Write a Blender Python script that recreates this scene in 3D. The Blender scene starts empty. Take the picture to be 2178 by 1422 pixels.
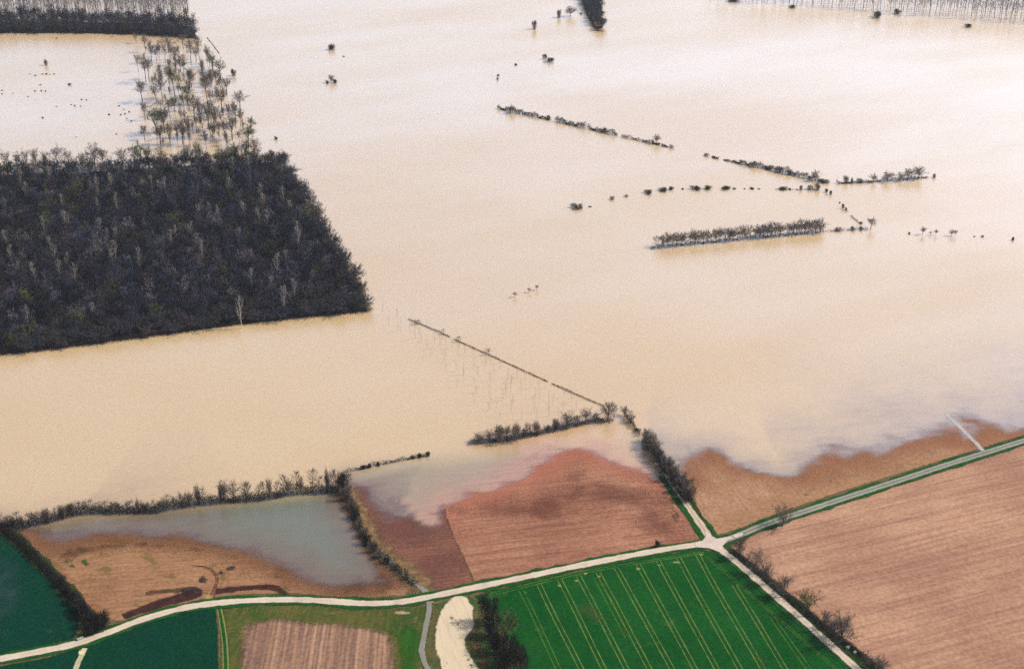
import bpy, math, random
import numpy as np
from mathutils import Vector
from mathutils.geometry import delaunay_2d_cdt

# ---------------------------------------------------------------- camera, sky, sun
SC = bpy.context.scene
COL = SC.collection
CAM_H, DEP, HFOV = 370.0, math.radians(28.0), math.radians(40.0)
W0, H0 = 2178.0, 1422.0
FPX = (W0 / 2) / math.tan(HFOV / 2)

cam = bpy.data.cameras.new('camera')
cam.sensor_width = 36.0
cam.lens = 18.0 / math.tan(HFOV / 2)
cam.clip_start, cam.clip_end = 1.0, 20000.0
camo = bpy.data.objects.new('camera', cam)
camo.location = (0, 0, CAM_H)
camo.rotation_euler = (math.pi / 2 - DEP, 0, 0)
COL.objects.link(camo)
SC.camera = camo

SUN_AZ, SUN_EL = math.radians(82.0), math.radians(46.0)     # azimuth from +Y towards +X
world = bpy.data.worlds.new('World')
SC.world = world
world.use_nodes = True
wn = world.node_tree
sky = wn.nodes.new('ShaderNodeTexSky')
sky.sky_type = 'NISHITA'
sky.sun_disc = False
sky.sun_elevation = SUN_EL
sky.sun_rotation = SUN_AZ
sky.air_density, sky.dust_density, sky.ozone_density = 1.0, 3.5, 1.0
wn.links.new(sky.outputs[0], wn.nodes['Background'].inputs[0])
wn.nodes['Background'].inputs[1].default_value = 0.15

sun = bpy.data.lights.new('sun', 'SUN')
sun.energy = 4.0
sun.angle = math.radians(0.6)
sun.color = (1.0, 0.94, 0.86)
suno = bpy.data.objects.new('sun', sun)
sd = Vector((math.sin(SUN_AZ) * math.cos(SUN_EL), math.cos(SUN_AZ) * math.cos(SUN_EL), math.sin(SUN_EL)))
suno.rotation_euler = sd.to_track_quat('Z', 'Y').to_euler()
suno.location = sd * 900
COL.objects.link(suno)

SC.view_settings.view_transform = 'Standard'
SC.view_settings.look = 'None'
SC.view_settings.exposure = 0.25
SC.view_settings.gamma = 1.0
SC.cycles.volume_bounces = 0
SC.cycles.max_bounces = 4
SC.cycles.diffuse_bounces = 2
SC.cycles.glossy_bounces = 2
SC.cycles.transparent_max_bounces = 12
SC.cycles.use_denoising = False

rng = random.Random(11)
nrg = np.random.default_rng(11)
CD, SD = math.cos(DEP), math.sin(DEP)


def P(u, v, z=0.0):
    """photo pixel -> point on the ground plane at height z"""
    du, dv = (u - W0 / 2) / FPX, (v - H0 / 2) / FPX
    dx, dy, dz = du, CD - dv * SD, -SD - dv * CD
    t = (z - CAM_H) / dz
    return (dx * t, dy * t)


def depth_of(x, y, z=0.0):
    return y * CD - (z - CAM_H) * SD


def scale_at(x, y):
    """(horizontal metres per photo px, vertical metres per photo px for an upright thing)"""
    d = depth_of(x, y)
    m = d / FPX
    v0 = ((-CAM_H) * CD + y * SD) / d
    d1 = depth_of(x, y, 1.0)
    v1 = ((1 - CAM_H) * CD + y * SD) / d1
    return m, 1.0 / ((v1 - v0) * FPX)


def lin(r, g, b, k=0.62):
    def f(c):
        c = c / 255.0
        return c / 12.92 if c <= 0.04045 else ((c + 0.055) / 1.055) ** 2.4
    return (f(r) * k, f(g) * k, f(b) * k, 1.0)


# ---------------------------------------------------------------- shoreline of the flood
# (photo x, photo y, metres over which the water turns opaque)
SHORE = [(-260, 1085, 6), (-60, 1112, 5), (5, 1118, 6), (40, 1128, 10), (72, 1142, 14), (105, 1168, 16), (150, 1160, 18),
         (215, 1150, 20), (290, 1146, 20), (370, 1150, 17), (440, 1160, 13), (500, 1176, 11),
         (550, 1192, 12), (600, 1218, 14), (650, 1244, 14), (710, 1258, 17), (780, 1256, 17),
         (842, 1234, 14), (806, 1196, 9), (770, 1150, 7), (744, 1092, 10), (726, 1052, 5),
         (738, 1030, 5), (756, 1046, 14), (774, 1084, 22), (800, 1114, 20), (850, 1130, 26), (905, 1138, 26),
         (940, 1122, 18), (946, 1085, 9), (985, 1064, 10), (1040, 1050, 12), (1100, 1030, 13),
         (1160, 998, 13), (1210, 970, 13), (1240, 962, 13), (1275, 975, 12), (1310, 990, 11),
         (1345, 998, 10), (1375, 1010, 8), (1400, 1030, 5), (1412, 1016, 4), (1428, 1020, 4), (1447, 1030, 6), (1462, 1034, 12),
         (1466, 1004, 22), (1486, 984, 16), (1510, 980, 11), (1550, 990, 9), (1600, 1004, 9), (1650, 1015, 9),
         (1690, 1021, 11), (1715, 1010, 16), (1738, 995, 18), (1775, 990, 16), (1812, 986, 16),
         (1832, 972, 16), (1870, 976, 18), (1900, 962, 20), (1925, 946, 22), (1960, 938, 24),
         (1990, 932, 24), (2030, 942, 24), (2062, 950, 18), (2088, 962, 8), (2096, 952, 8), (2092, 928, 14), (2104, 912, 22),
         (2130, 924, 20), (2160, 928, 20), (2200, 908, 26), (2300, 860, 26), (2600, 780, 26)]
SH_XY = np.array([P(a, b) for a, b, c in SHORE])
SH_W = np.array([c * (1.7 if a > 1440 else 1.25) for a, b, c in SHORE], float)
DRY = np.vstack([SH_XY, [[1200, SH_XY[-1][1]], [1200, -900], [-1200, -900], [-1200, SH_XY[0][1]]]])


def seg_dist(pts, poly, closed, w=None):
    n = len(poly)
    best = np.full(len(pts), 1e9)
    wv = np.zeros(len(pts))
    for i in range(n if closed else n - 1):
        a, b = poly[i], poly[(i + 1) % n]
        ab = b - a
        L = max(float(ab @ ab), 1e-9)
        t = np.clip(((pts - a) @ ab) / L, 0, 1)
        d = np.hypot(pts[:, 0] - a[0] - t * ab[0], pts[:, 1] - a[1] - t * ab[1])
        m = d < best
        best[m] = d[m]
        if w is not None:
            ww = w[i] + t * (w[(i + 1) % n] - w[i])
            wv[m] = ww[m]
    return (best, wv) if w is not None else best


def inside(pts, poly):
    x, y = pts[:, 0], pts[:, 1]
    r = np.zeros(len(pts), bool)
    n = len(poly)
    j = n - 1
    for i in range(n):
        xi, yi = poly[i]
        xj, yj = poly[j]
        if yi != yj:
            c = ((yi > y) != (yj > y)) & (x < (xj - xi) * (y - yi) / (yj - yi) + xi)
            r ^= c
        j = i
    return r


def shore_sd(pts):
    d, w = seg_dist(pts, SH_XY, False, SH_W)
    s = np.where(inside(pts, DRY), d, -d)
    return s, w


def ground_z(pts):
    s, _ = shore_sd(pts)
    return np.clip(s * 0.010 - 0.14, -1.3, 0.45)


def gz(x, y):
    return float(ground_z(np.array([[x, y]]))[0])


# ---------------------------------------------------------------- node helpers
class NT:
    def __init__(self, name):
        self.m = bpy.data.materials.new(name)
        self.m.use_nodes = True
        self.t = self.m.node_tree
        self.t.nodes.clear()
        self.out = self.t.nodes.new('ShaderNodeOutputMaterial')

    def n(self, kind, **kw):
        nd = self.t.nodes.new('ShaderNode' + kind)
        for k, v in kw.items():
            setattr(nd, k, v)
        return nd

    def ln(self, a, b):
        self.t.links.new(a, b)

    def val(self, sock, v):
        if hasattr(v, 'is_output'):
            self.ln(v, sock)
        else:
            sock.default_value = v

    def math(self, op, a, b=0.0, clamp=False):
        nd = self.n('Math', operation=op, use_clamp=clamp)
        self.val(nd.inputs[0], a)
        self.val(nd.inputs[1], b)
        return nd.outputs[0]

    def mix(self, f, a, b, blend='MIX'):
        nd = self.n('Mix', data_type='RGBA', blend_type=blend)
        self.val(nd.inputs[0], f)
        self.val(nd.inputs[6], a)
        self.val(nd.inputs[7], b)
        return nd.outputs[2]

    def ramp(self, f, lo, hi):
        nd = self.n('MapRange', interpolation_type='SMOOTHSTEP')
        self.val(nd.inputs[0], f)
        nd.inputs[1].default_value = lo
        nd.inputs[2].default_value = hi
        return nd.outputs[0]

    def coord(self):
        return self.n('TexCoord').outputs['Object']

    def mapped(self, rot=0.0, scale=(1, 1, 1)):
        mp = self.n('Mapping')
        self.ln(self.coord(), mp.inputs[0])
        mp.inputs['Rotation'].default_value = (0, 0, rot)
        m2 = self.n('Mapping')
        self.ln(mp.outputs[0], m2.inputs[0])
        m2.inputs['Scale'].default_value = scale
        return m2.outputs[0]

    def noise(self, vec, size, detail=4.0, rough=0.55):
        nd = self.n('TexNoise')
        self.ln(vec, nd.inputs['Vector'])
        nd.inputs['Scale'].default_value = 1.0 / size
        nd.inputs['Detail'].default_value = detail
        nd.inputs['Roughness'].default_value = rough
        return nd.outputs[0]

    def attr(self, name):
        return self.n('Attribute', attribute_name=name).outputs['Fac']

    def diffuse(self, col, rough=0.9, spec=0.15, bump=None, bstr=0.4, bdist=0.2):
        b = self.n('BsdfPrincipled')
        self.val(b.inputs['Base Color'], col)
        self.val(b.inputs['Roughness'], rough)
        b.inputs['Specular IOR Level'].default_value = spec
        if bump is not None:
            bn = self.n('Bump')
            bn.inputs['Strength'].default_value = bstr
            bn.inputs['Distance'].default_value = bdist
            self.ln(bump, bn.inputs['Height'])
            self.ln(bn.outputs[0], b.inputs['Normal'])
        return b.outputs[0]

    def fade(self, shader, soft, size=5.0, amp=1.0, lo=0.0, top=1.0):
        """let the ragged edge of a sheet dissolve into what lies below (attribute 'edge' = metres from the rim)"""
        nz = self.noise(self.coord(), size, 5, 0.65)
        e = self.math('ADD', self.attr('edge'), self.math('MULTIPLY', self.math('SUBTRACT', nz, 0.5), amp * soft * 2))
        f = self.ramp(e, lo, lo + soft)
        if top != 1.0:
            f = self.math('MULTIPLY', f, top)
        mx = self.n('MixShader')
        self.ln(f, mx.inputs[0])
        self.ln(self.n('BsdfTransparent').outputs[0], mx.inputs[1])
        self.ln(shader, mx.inputs[2])
        return mx.outputs[0]

    def done(self, sh):
        self.ln(sh, self.out.inputs[0])
        return self.m


def field_mat(name, ca, cb, cc, angle, width, stripe=0.5, big=40.0, soft=0.8, wetcol=None, wet=12.0, amp=1.0,
              fine=0.35, stripe2=None, speck=None, blotch=0.5, detail_stretch=6.0):
    """soil or crop: two tones in big blotches, rows along `angle`, a third tone in the rows, wet stain by the flood"""
    N = NT(name)
    co = N.coord()
    base = N.mix(N.ramp(N.noise(co, big, 5, 0.6), 0.5 - 0.5 * blotch * 0.6, 0.5 + 0.5 * blotch * 0.6), ca, cb)
    mp = N.mapped(-angle, (1.0 / detail_stretch, 1.0, 1.0))
    st = N.noise(mp, width, 3, 0.6)
    base = N.mix(N.math('MULTIPLY', N.ramp(st, 0.42, 0.68), stripe), base, cc)
    if stripe2:
        w = N.n('TexWave', wave_type='BANDS', bands_direction='Y')
        mp2 = N.mapped(-angle)
        N.ln(mp2, w.inputs['Vector'])
        w.inputs['Scale'].default_value = 0.314 / stripe2[0]
        w.inputs['Distortion'].default_value = 1.5
        w.inputs['Detail'].default_value = 3
        w.inputs['Detail Scale'].default_value = 0.3
        brk = N.ramp(N.noise(N.mapped(-angle, (0.08, 1, 1)), stripe2[0] * 1.5, 3), 0.35, 0.65)
        base = N.mix(N.math('MULTIPLY', N.math('MULTIPLY', N.ramp(w.outputs[1], 0.55, 0.95), brk), stripe2[1]), base, stripe2[2])
    f = N.noise(co, 1.6, 4, 0.75)
    base = N.mix(fine, base, N.mix(1.0, base, N.mix(N.ramp(f, 0.3, 0.7), (0.35, 0.35, 0.35, 1), (1.65, 1.65, 1.65, 1)), 'MULTIPLY'))
    if speck:
        g = N.ramp(N.noise(co, speck[0], 5, 0.7), speck[1], speck[1] + 0.08)
        base = N.mix(N.math('MULTIPLY', g, speck[3]), base, speck[2])
    if wetcol:
        wv = N.math('ADD', N.attr('shore'), N.math('MULTIPLY', N.math('SUBTRACT', N.noise(co, 14, 4), 0.5), wet))
        wf = N.math('SUBTRACT', 1.0, N.ramp(wv, -2.0, wet))
        base = N.mix(N.math('MULTIPLY', wf, 0.75), base, wetcol)
    sh = N.diffuse(base, 1.0, 0.0, N.noise(N.mapped(-angle, (0.3, 1.0, 1)), 0.8, 4, 0.7), 0.5, 0.15)
    return N.done(N.fade(sh, soft, 3.0, amp))


def stain_mat(name, ca, cb, soft=2.0, size=5.0, amp=1.0, top=1.0, nsize=6.0, angle=None, stretch=1.0):
    N = NT(name)
    vec = N.mapped(-(angle or 0.0), (1.0 / stretch, 1, 1))
    base = N.mix(N.ramp(N.noise(vec, nsize, 5, 0.65), 0.35, 0.65), ca, cb)
    return N.done(N.fade(N.diffuse(base, 1.0, 0.0), soft, size, amp, 0.0, top))


# ---------------------------------------------------------------- mesh helpers
def link(o, parent=None):
    COL.objects.link(o)
    if parent is not None:
        o.parent = parent
    return o


def tag(o, label, cat=None, group=None, kind=None):
    if label:
        o['label'] = label
    if cat:
        o['category'] = cat
    if group:
        o['group'] = group
    if kind:
        o['kind'] = kind
    return o


def set_attr(me, name, arr):
    a = me.attributes.new(name, 'FLOAT', 'POINT')
    a.data.foreach_set('value', np.asarray(arr, np.float32))


def catmull(pts, n=6, closed=False):
    pts = [np.array(p, float) for p in pts]
    out = []
    m = len(pts)
    for i in range(m if closed else m - 1):
        if closed:
            p0, p1, p2, p3 = pts[i - 1], pts[i], pts[(i + 1) % m], pts[(i + 2) % m]
        else:
            p0, p1, p2, p3 = pts[max(i - 1, 0)], pts[i], pts[i + 1], pts[min(i + 2, m - 1)]
        for k in range(n):
            t = k / n
            out.append(0.5 * ((2 * p1) + (-p0 + p2) * t + (2 * p0 - 5 * p1 + 4 * p2 - p3) * t * t + (-p0 + 3 * p1 - 3 * p2 + p3) * t ** 3))
    if not closed:
        out.append(pts[-1])
    return np.array(out)


def sheet(name, px, mat, layer, smooth=False, space=6.0, kind='structure', parent=None, world_xy=False):
    """a ground sheet cut to an outline given in photo pixels, laid on the terrain"""
    poly = np.array(px if world_xy else [P(a, b) for a, b in px])
    if smooth:
        poly = catmull(poly, 5, True)
    dense = []
    for i in range(len(poly)):
        a, b = poly[i], poly[(i + 1) % len(poly)]
        k = max(1, int(np.hypot(*(b - a)) / space))
        for q in range(k):
            dense.append(a + (b - a) * q / k)
    dense = np.array(dense)
    x0, y0 = dense.min(0)
    x1, y1 = dense.max(0)
    gx, gy = np.meshgrid(np.arange(x0 + space / 2, x1, space), np.arange(y0 + space / 2, y1, space))
    g = np.c_[gx.ravel(), gy.ravel()]
    if len(g):
        g = g + nrg.uniform(-0.2, 0.2, g.shape) * space
        g = g[inside(g, dense)]
    if len(g):
        g = g[seg_dist(g, dense, True) > space * 0.35]
    allp = np.vstack([dense, g]) if len(g) else dense
    n = len(dense)
    v, e, f, *_ = delaunay_2d_cdt([Vector(p) for p in allp], [], [list(range(n))], 1, 1e-5)
    v = np.array([(p.x, p.y) for p in v])
    s, _w = shore_sd(v)
    z = np.clip(s * 0.010 - 0.14, -1.3, 0.45) + layer * 0.02
    me = bpy.data.meshes.new(name)
    me.from_pydata(np.c_[v, z].tolist(), [], [list(q) for q in f])
    # all faces up
    me.update()
    if len(me.polygons) and me.polygons[0].normal.z < 0:
        me.flip_normals()
    set_attr(me, 'edge', seg_dist(v, dense, True))
    set_attr(me, 'shore', s)
    me.materials.append(mat)
    o = link(bpy.data.objects.new(name, me), parent)
    if parent is None and kind:
        o['kind'] = kind
    return o


def strip(name, px, width, mat, layer, kind='structure', parent=None, wob=0.0, smooth=True, world_xy=False, taper=False):
    """a ribbon along a polyline; attributes: edge = metres from rim, across = 0..1"""
    c = np.array(px if world_xy else [P(a, b) for a, b in px])
    if smooth:
        c = catmull(c, 6)
    # resample
    seg = np.hypot(*(np.diff(c, axis=0).T))
    L = np.r_[0, np.cumsum(seg)]
    k = max(2, int(L[-1] / max(1.5, width * 0.6)))
    t = np.linspace(0, L[-1], k + 1)
    c = np.c_[np.interp(t, L, c[:, 0]), np.interp(t, L, c[:, 1])]
    tan = np.gradient(c, axis=0)
    tan /= np.maximum(np.hypot(tan[:, 0], tan[:, 1])[:, None], 1e-9)
    nor = np.c_[-tan[:, 1], tan[:, 0]]
    cs = np.array([-0.5, -0.3, -0.1, 0.1, 0.3, 0.5])
    wv = np.full(k + 1, width)
    if wob:
        ph = nrg.uniform(0, 6.28, 6)
        wv = width * (1 + wob * sum(np.sin(t * f + p) for f, p in zip((0.11, 0.23, 0.41, 0.77, 1.1, 1.9), ph)) / 3)
    if taper:
        wv = wv * np.clip(np.minimum(t, t[-1] - t) / (0.15 * t[-1] + 1e-6), 0.15, 1)
    V = (c[:, None, :] + nor[:, None, :] * (wv[:, None] * cs[None, :])[:, :, None]).reshape(-1, 2)
    s, _w = shore_sd(V)
    z = np.clip(s * 0.010 - 0.14, -1.3, 0.45) + layer * 0.02
    m = len(cs)
    F = [(i * m + j, (i + 1) * m + j, (i + 1) * m + j + 1, i * m + j + 1) for i in range(k) for j in range(m - 1)]
    me = bpy.data.meshes.new(name)
    me.from_pydata(np.c_[V, z].tolist(), [], F)
    me.update()
    if me.polygons[0].normal.z < 0:
        me.flip_normals()
    set_attr(me, 'edge', (wv[:, None] * (0.5 - np.abs(cs))[None, :]).ravel())
    set_attr(me, 'across', np.tile(cs + 0.5, k + 1))
    set_attr(me, 'shore', s)
    me.materials.append(mat)
    o = link(bpy.data.objects.new(name, me), parent)
    if parent is None and kind:
        o['kind'] = kind
    return o


# ---------------------------------------------------------------- ground and flood
def axis(lo, hi, step, far):
    a = list(np.arange(lo, hi + 0.1, step))
    g = step
    x = hi
    while x < far:
        g *= 1.35
        x += g
        a.append(x)
    g = step
    x = lo
    while x > -far:
        g *= 1.35
        x -= g
        a.insert(0, x)
    return np.array(a)


def grid_mesh(name, xs, ys, keep=None):
    X, Y = np.meshgrid(xs, ys)
    pts = np.c_[X.ravel(), Y.ravel()]
    nx, ny = len(xs), len(ys)
    i, j = np.meshgrid(np.arange(nx - 1), np.arange(ny - 1))
    a = (j * nx + i).ravel()
    F = np.c_[a, a + 1, a + nx + 1, a + nx]
    if keep is not None:
        kv = keep(pts)
        F = F[kv[F].any(1)]
        used = np.unique(F)
        mp = np.zeros(len(pts), int)
        mp[used] = np.arange(len(used))
        pts = pts[used]
        F = mp[F]
    return pts, F


xs = axis(-330, 430, 8, 4200)
ys = axis(330, 680, 8, 4200)
gp, gf = grid_mesh('ground', xs, ys)
gs, _ = shore_sd(gp)
me = bpy.data.meshes.new('ground')
me.from_pydata(np.c_[gp, np.clip(gs * 0.010 - 0.14, -1.3, 0.45) - 0.05].tolist(), [], gf.tolist())
set_attr(me, 'edge', np.full(len(gp), 99.0))
set_attr(me, 'shore', gs)
me.materials.append(field_mat('rough_ground', lin(96, 92, 58), lin(120, 100, 74), lin(70, 88, 46), 0.3, 3.0, 0.5, 25,
                              wetcol=lin(84, 66, 58)))
tag(link(bpy.data.objects.new('ground', me)), None, kind='structure')

# flood water
N = NT('flood_water')
co = N.coord()
streak = N.noise(N.mapped(-0.35, (0.25, 1, 1)), 26, 5, 0.6)
fine = N.noise(co, 9, 5, 0.7)
op = N.attr('op')
band = N.math('MULTIPLY', op, N.math('SUBTRACT', 1.0, op))
pert = N.math('ADD', N.math('MULTIPLY', N.math('SUBTRACT', streak, 0.5), 3.0), N.math('MULTIPLY', N.math('SUBTRACT', fine, 0.5), 2.0))
op2 = N.math('ADD', op, N.math('MULTIPLY', pert, band), True)
cl = N.math('ADD', N.attr('clear'), N.math('MULTIPLY', N.math('MULTIPLY', N.math('SUBTRACT', N.noise(co, 30, 4), 0.5), 1.2),
            N.math('MULTIPLY', N.attr('clear'), N.math('SUBTRACT', 1.0, N.attr('clear')))), True)
bei = N.mix(N.ramp(N.noise(N.mapped(0.5, (0.5, 1, 1)), 140, 4), 0.3, 0.7), lin(218, 184, 130, 0.545), lin(222, 191, 142, 0.545))
bei = N.mix(0.12, bei, N.mix(1.0, bei, N.mix(N.ramp(N.noise(co, 2.5, 4, 0.8), 0.3, 0.7), (0.6, 0.6, 0.6, 1), (1.4, 1.4, 1.4, 1)), 'MULTIPLY'))
wc = N.mix(cl, bei, lin(110, 116, 96))
bed = N.n('Attribute', attribute_name='bed').outputs['Color']
bed = N.mix(0.5, bed, N.mix(1.0, bed, N.mix(N.ramp(N.noise(N.mapped(-0.2, (0.2, 1, 1)), 3.0, 5, 0.7), 0.3, 0.7), (0.6, 0.6, 0.6, 1), (1.4, 1.4, 1.4, 1)), 'MULTIPLY'))
wc = N.mix(op2, bed, wc)
bd = N.n('BsdfPrincipled', subsurface_method='BURLEY')
lw = N.n('LayerWeight')
lw.inputs[0].default_value = 0.5
refl = N.math('MINIMUM', N.math('ADD', 0.02, N.math('MULTIPLY', N.math('POWER', lw.outputs['Facing'], 3.2), 2.9)), 0.92)
wind = N.math('ADD', 0.82, N.math('MULTIPLY', N.ramp(N.noise(N.mapped(-0.4, (0.35, 1, 1)), 120, 5, 0.6), 0.3, 0.7), 0.32))
refl = N.math('MULTIPLY', refl, wind)
# what the surface mirrors does not enter the water
N.ln(N.mix(N.math('MULTIPLY', refl, 0.3), wc, (0, 0, 0, 1)), bd.inputs['Base Color'])
bd.inputs['Roughness'].default_value = 1.0
bd.inputs['Specular IOR Level'].default_value = 0.0
bd.inputs['Subsurface Weight'].default_value = 0.08
bd.inputs['Subsurface Radius'].default_value = (1.0, 0.9, 0.75)
bd.inputs['Subsurface Scale'].default_value = 6.0
body = bd.outputs[0]
mx = N.n('MixShader')
N.ln(N.ramp(N.math('ADD', op, N.math('MULTIPLY', N.math('SUBTRACT', fine, 0.5), 0.5)), 0.0, 0.36), mx.inputs[0])
N.ln(N.n('BsdfTransparent').outputs[0], mx.inputs[1])
N.ln(body, mx.inputs[2])
gl = N.n('BsdfGlossy')
gl.inputs['Roughness'].default_value = 0.28
gl.inputs['Color'].default_value = (1, 0.955, 0.915, 1)
bn = N.n('Bump')
bn.inputs['Strength'].default_value = 0.5
bn.inputs['Distance'].default_value = 0.12
N.ln(N.noise(N.mapped(0.9, (0.6, 1, 1)), 2.2, 4, 0.6), bn.inputs['Height'])
N.ln(bn.outputs[0], gl.inputs['Normal'])
mx2 = N.n('AddShader')
N.ln(N.mix(N.math('MULTIPLY', refl, N.ramp(N.attr('op'), 0.0, 0.25), True), (0, 0, 0, 1), (1, 0.945, 0.93, 1)), gl.inputs['Color'])
N.ln(mx.outputs[0], mx2.inputs[0])
N.ln(gl.outputs[0], mx2.inputs[1])
M_WATER = N.done(mx2.outputs[0])

CLEAR = [  # (outline, strength, soft metres): standing water that has dropped its silt
    ([(20, 1140), (160, 1108), (330, 1090), (560, 1066), (712, 1050), (750, 1110), (800, 1195), (845, 1235), (700, 1275), (560, 1215), (400, 1165), (150, 1175)], 1.0, 16),
    ([(738, 1005), (860, 990), (960, 985), (1100, 965), (1180, 985), (1060, 1050), (950, 1066), (945, 1120), (880, 1135), (800, 1100), (770, 1060)], 0.62, 26),
    ([(1360, 930), (1385, 925), (1470, 1010), (1490, 985), (1480, 1050), (1440, 1040), (1400, 1020)], 0.45, 16),
    ([(1480, 985), (1600, 992), (1690, 1010), (1800, 970), (1900, 945), (2000, 915), (2200, 890), (2178, 960), (1700, 1030), (1500, 1000)], 0.35, 22),
]
xs = axis(-330, 430, 3.2, 4000)
ys = axis(440, 680, 3.2, 4000)
wp, wf = grid_mesh('w', xs, ys, keep=lambda p: (shore_sd(p)[0] < 14) & (p[:, 1] > 350))
ws, ww = shore_sd(wp)
frn = np.random.default_rng(5)
ragged = np.zeros(len(wp))
for lam, amp in ((70, 0.9), (44, 0.8), (27, 0.7), (17, 0.55), (11, 0.4), (7, 0.3)):
    for _ in range(3):
        a_ = frn.random() * 6.283
        ragged += amp / 3 * np.sin((wp[:, 0] * math.cos(a_) + wp[:, 1] * math.sin(a_)) * 6.283 / lam + frn.random() * 6.283)
wsr = ws + ragged * np.clip(ww * np.where(wp[:, 0] < -55, 0.12, 0.34), 0.8, 7.0) * np.clip(-ws / 3.0, 0, 1)
op = 1 - np.exp(-np.clip(-wsr, 0, None) / ww * 0.95)
clr = np.zeros(len(wp))
for poly, st, soft in CLEAR:
    pg = np.array([P(a, b) for a, b in poly])
    d = seg_dist(wp, pg, True)
    d = np.where(inside(wp, pg), d, -d)
    t = np.clip((d + soft * 0.6) / soft, 0, 1)
    clr = np.maximum(clr, st * t * t * (3 - 2 * t))
me = bpy.data.meshes.new('flood_water')
me.from_pydata(np.c_[wp, np.zeros(len(wp))].tolist(), [], wf.tolist())
set_attr(me, 'op', op)
set_attr(me, 'clear', clr)
BEDS = [(726, (118, 84, 60)), (905, (118, 84, 72)), (1400, (184, 126, 102)), (1466, (128, 112, 96)), (9999, (146, 126, 118))]
bedv = np.array([lin(*next(c for lim, c in BEDS if a <= lim))[:3] for a, b_, c_ in SHORE])
bedv[:22] = lin(118, 84, 60)[:3]
chan = [seg_dist(wp, SH_XY, False, bedv[:, k])[1] for k in range(3)]
at = me.attributes.new('bed', 'FLOAT_COLOR', 'POINT')
at.data.foreach_set('color', np.c_[chan[0], chan[1], chan[2], np.ones(len(wp))].astype(np.float32).ravel())
me.materials.append(M_WATER)
tag(link(bpy.data.objects.new('flood_water', me)), None, kind='structure')


# ---------------------------------------------------------------- fields
def ang(a, b):
    p, q = P(*a), P(*b)
    return math.atan2(q[1] - p[1], q[0] - p[0])


A_RIGHT = ang((1700, 1250), (2100, 1150))
pinkish_field = sheet('ploughed_field', [(1548, 1166), (1600, 1136), (1700, 1101), (1900, 1036), (2100, 972), (2300, 905), (2700, 800), (2700, 1770), (2230, 1770),
      (1960, 1480), (1860, 1412), (1780, 1350), (1700, 1285), (1620, 1213)],
      field_mat('pink_soil', lin(196, 154, 124), lin(172, 130, 106), lin(152, 110, 90), A_RIGHT, 1.6, 0.6, 45, 0.8,
                stripe2=(10.0, 0.35, lin(150, 108, 92)), fine=0.3, detail_stretch=30.0,
                speck=(5, 0.70, lin(208, 176, 140), 0.35)), 1, space=9)
A_STUB = ang((1500, 1000), (1560, 1090))
stubble_field = sheet('stubble_field', [(1440, 1010), (1455, 940), (1600, 900), (2000, 830), (2700, 640), (2700, 770), (2300, 880), (2178, 925), (2000, 980), (1800, 1042),
      (1660, 1090), (1560, 1130), (1518, 1142), (1500, 1120), (1472, 1072)],
      field_mat('stubble_soil', lin(186, 146, 116), lin(166, 126, 94), lin(160, 112, 78), A_STUB, 1.4, 0.5, 30, 0.8,
                wetcol=lin(140, 92, 66), wet=16, detail_stretch=14.0, speck=(9, 0.66, lin(150, 122, 78), 0.5)), 1, space=8)
A_MID = ang((1000, 1100), (1400, 1055))
brown_field = sheet('ploughed_field', [(1008, 1238), (988, 1192), (966, 1146), (948, 1100), (940, 1050), (960, 1000), (1230, 920), (1360, 950), (1400, 1010),
      (1440, 1070), (1492, 1149), (1470, 1155), (1300, 1187), (1150, 1217)],
      field_mat('brown_soil', lin(184, 134, 106), lin(148, 98, 78), lin(126, 82, 68), A_MID, 1.2, 0.55, 34, 0.9,
                wetcol=lin(176, 112, 90), wet=14, detail_stretch=26.0, stripe2=(7.0, 0.25, lin(120, 78, 66)), blotch=0.9), 2, space=7)
sheet('dark_soil', [(945, 1075), (1040, 1062), (1130, 1045), (1230, 1000), (1300, 1010), (1400, 1040), (1440, 1090), (1455, 1140), (1380, 1140), (1300, 1100),
      (1180, 1110), (1090, 1115), (1000, 1100), (955, 1105)],
      stain_mat('dark_furrows', lin(128, 80, 66), lin(110, 66, 58), 22, 26, 1.3, 0.5, 4, A_MID, 10), 3, smooth=True, parent=brown_field)
sheet('dark_soil', [(1390, 1050), (1425, 1070), (1500, 1148), (1470, 1157), (1440, 1120), (1404, 1075)],
      stain_mat('dark_headland', lin(120, 80, 66), lin(98, 62, 54), 3, 6, 0.9, 0.7, 3, ang((1400, 1050), (1480, 1150)), 12), 3, parent=brown_field)
sheet('dark_soil', [(948, 1085), (962, 1100), (985, 1160), (1018, 1232), (1008, 1238), (984, 1192), (962, 1140), (944, 1098)],
      stain_mat('dark_edge', lin(118, 70, 58), lin(100, 60, 50), 2.5, 6, 0.8, 0.6, 3), 3, parent=brown_field)
pale_line = stain_mat('pale_line', lin(190, 142, 112), lin(166, 118, 92), 0.3, 3, 1.5, 0.7, 3)
for px in ([(1340, 1000), (1400, 1068), (1468, 1154)], [(1352, 1000), (1412, 1066), (1478, 1153)], [(1376, 1012), (1430, 1076), (1490, 1151)]):
    strip('wheel_track', px, 0.7, pale_line, 5, parent=brown_field)
for px in ([(1798, 1129), (1824, 1121)], [(1972, 1076), (2004, 1065)], [(1900, 1102), (1950, 1088)]):
    strip('straw_line', px, 1.1, stain_mat('straw_line', lin(212, 180, 140), lin(196, 158, 120), 0.4, 3, 1.0, 0.8, 3), 3, parent=pinkish_field, smooth=False)
green_fleck = stain_mat('weed_fleck', lin(96, 104, 56), lin(124, 112, 70), 1.4, 3, 1.4, 0.7, 2)
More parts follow.
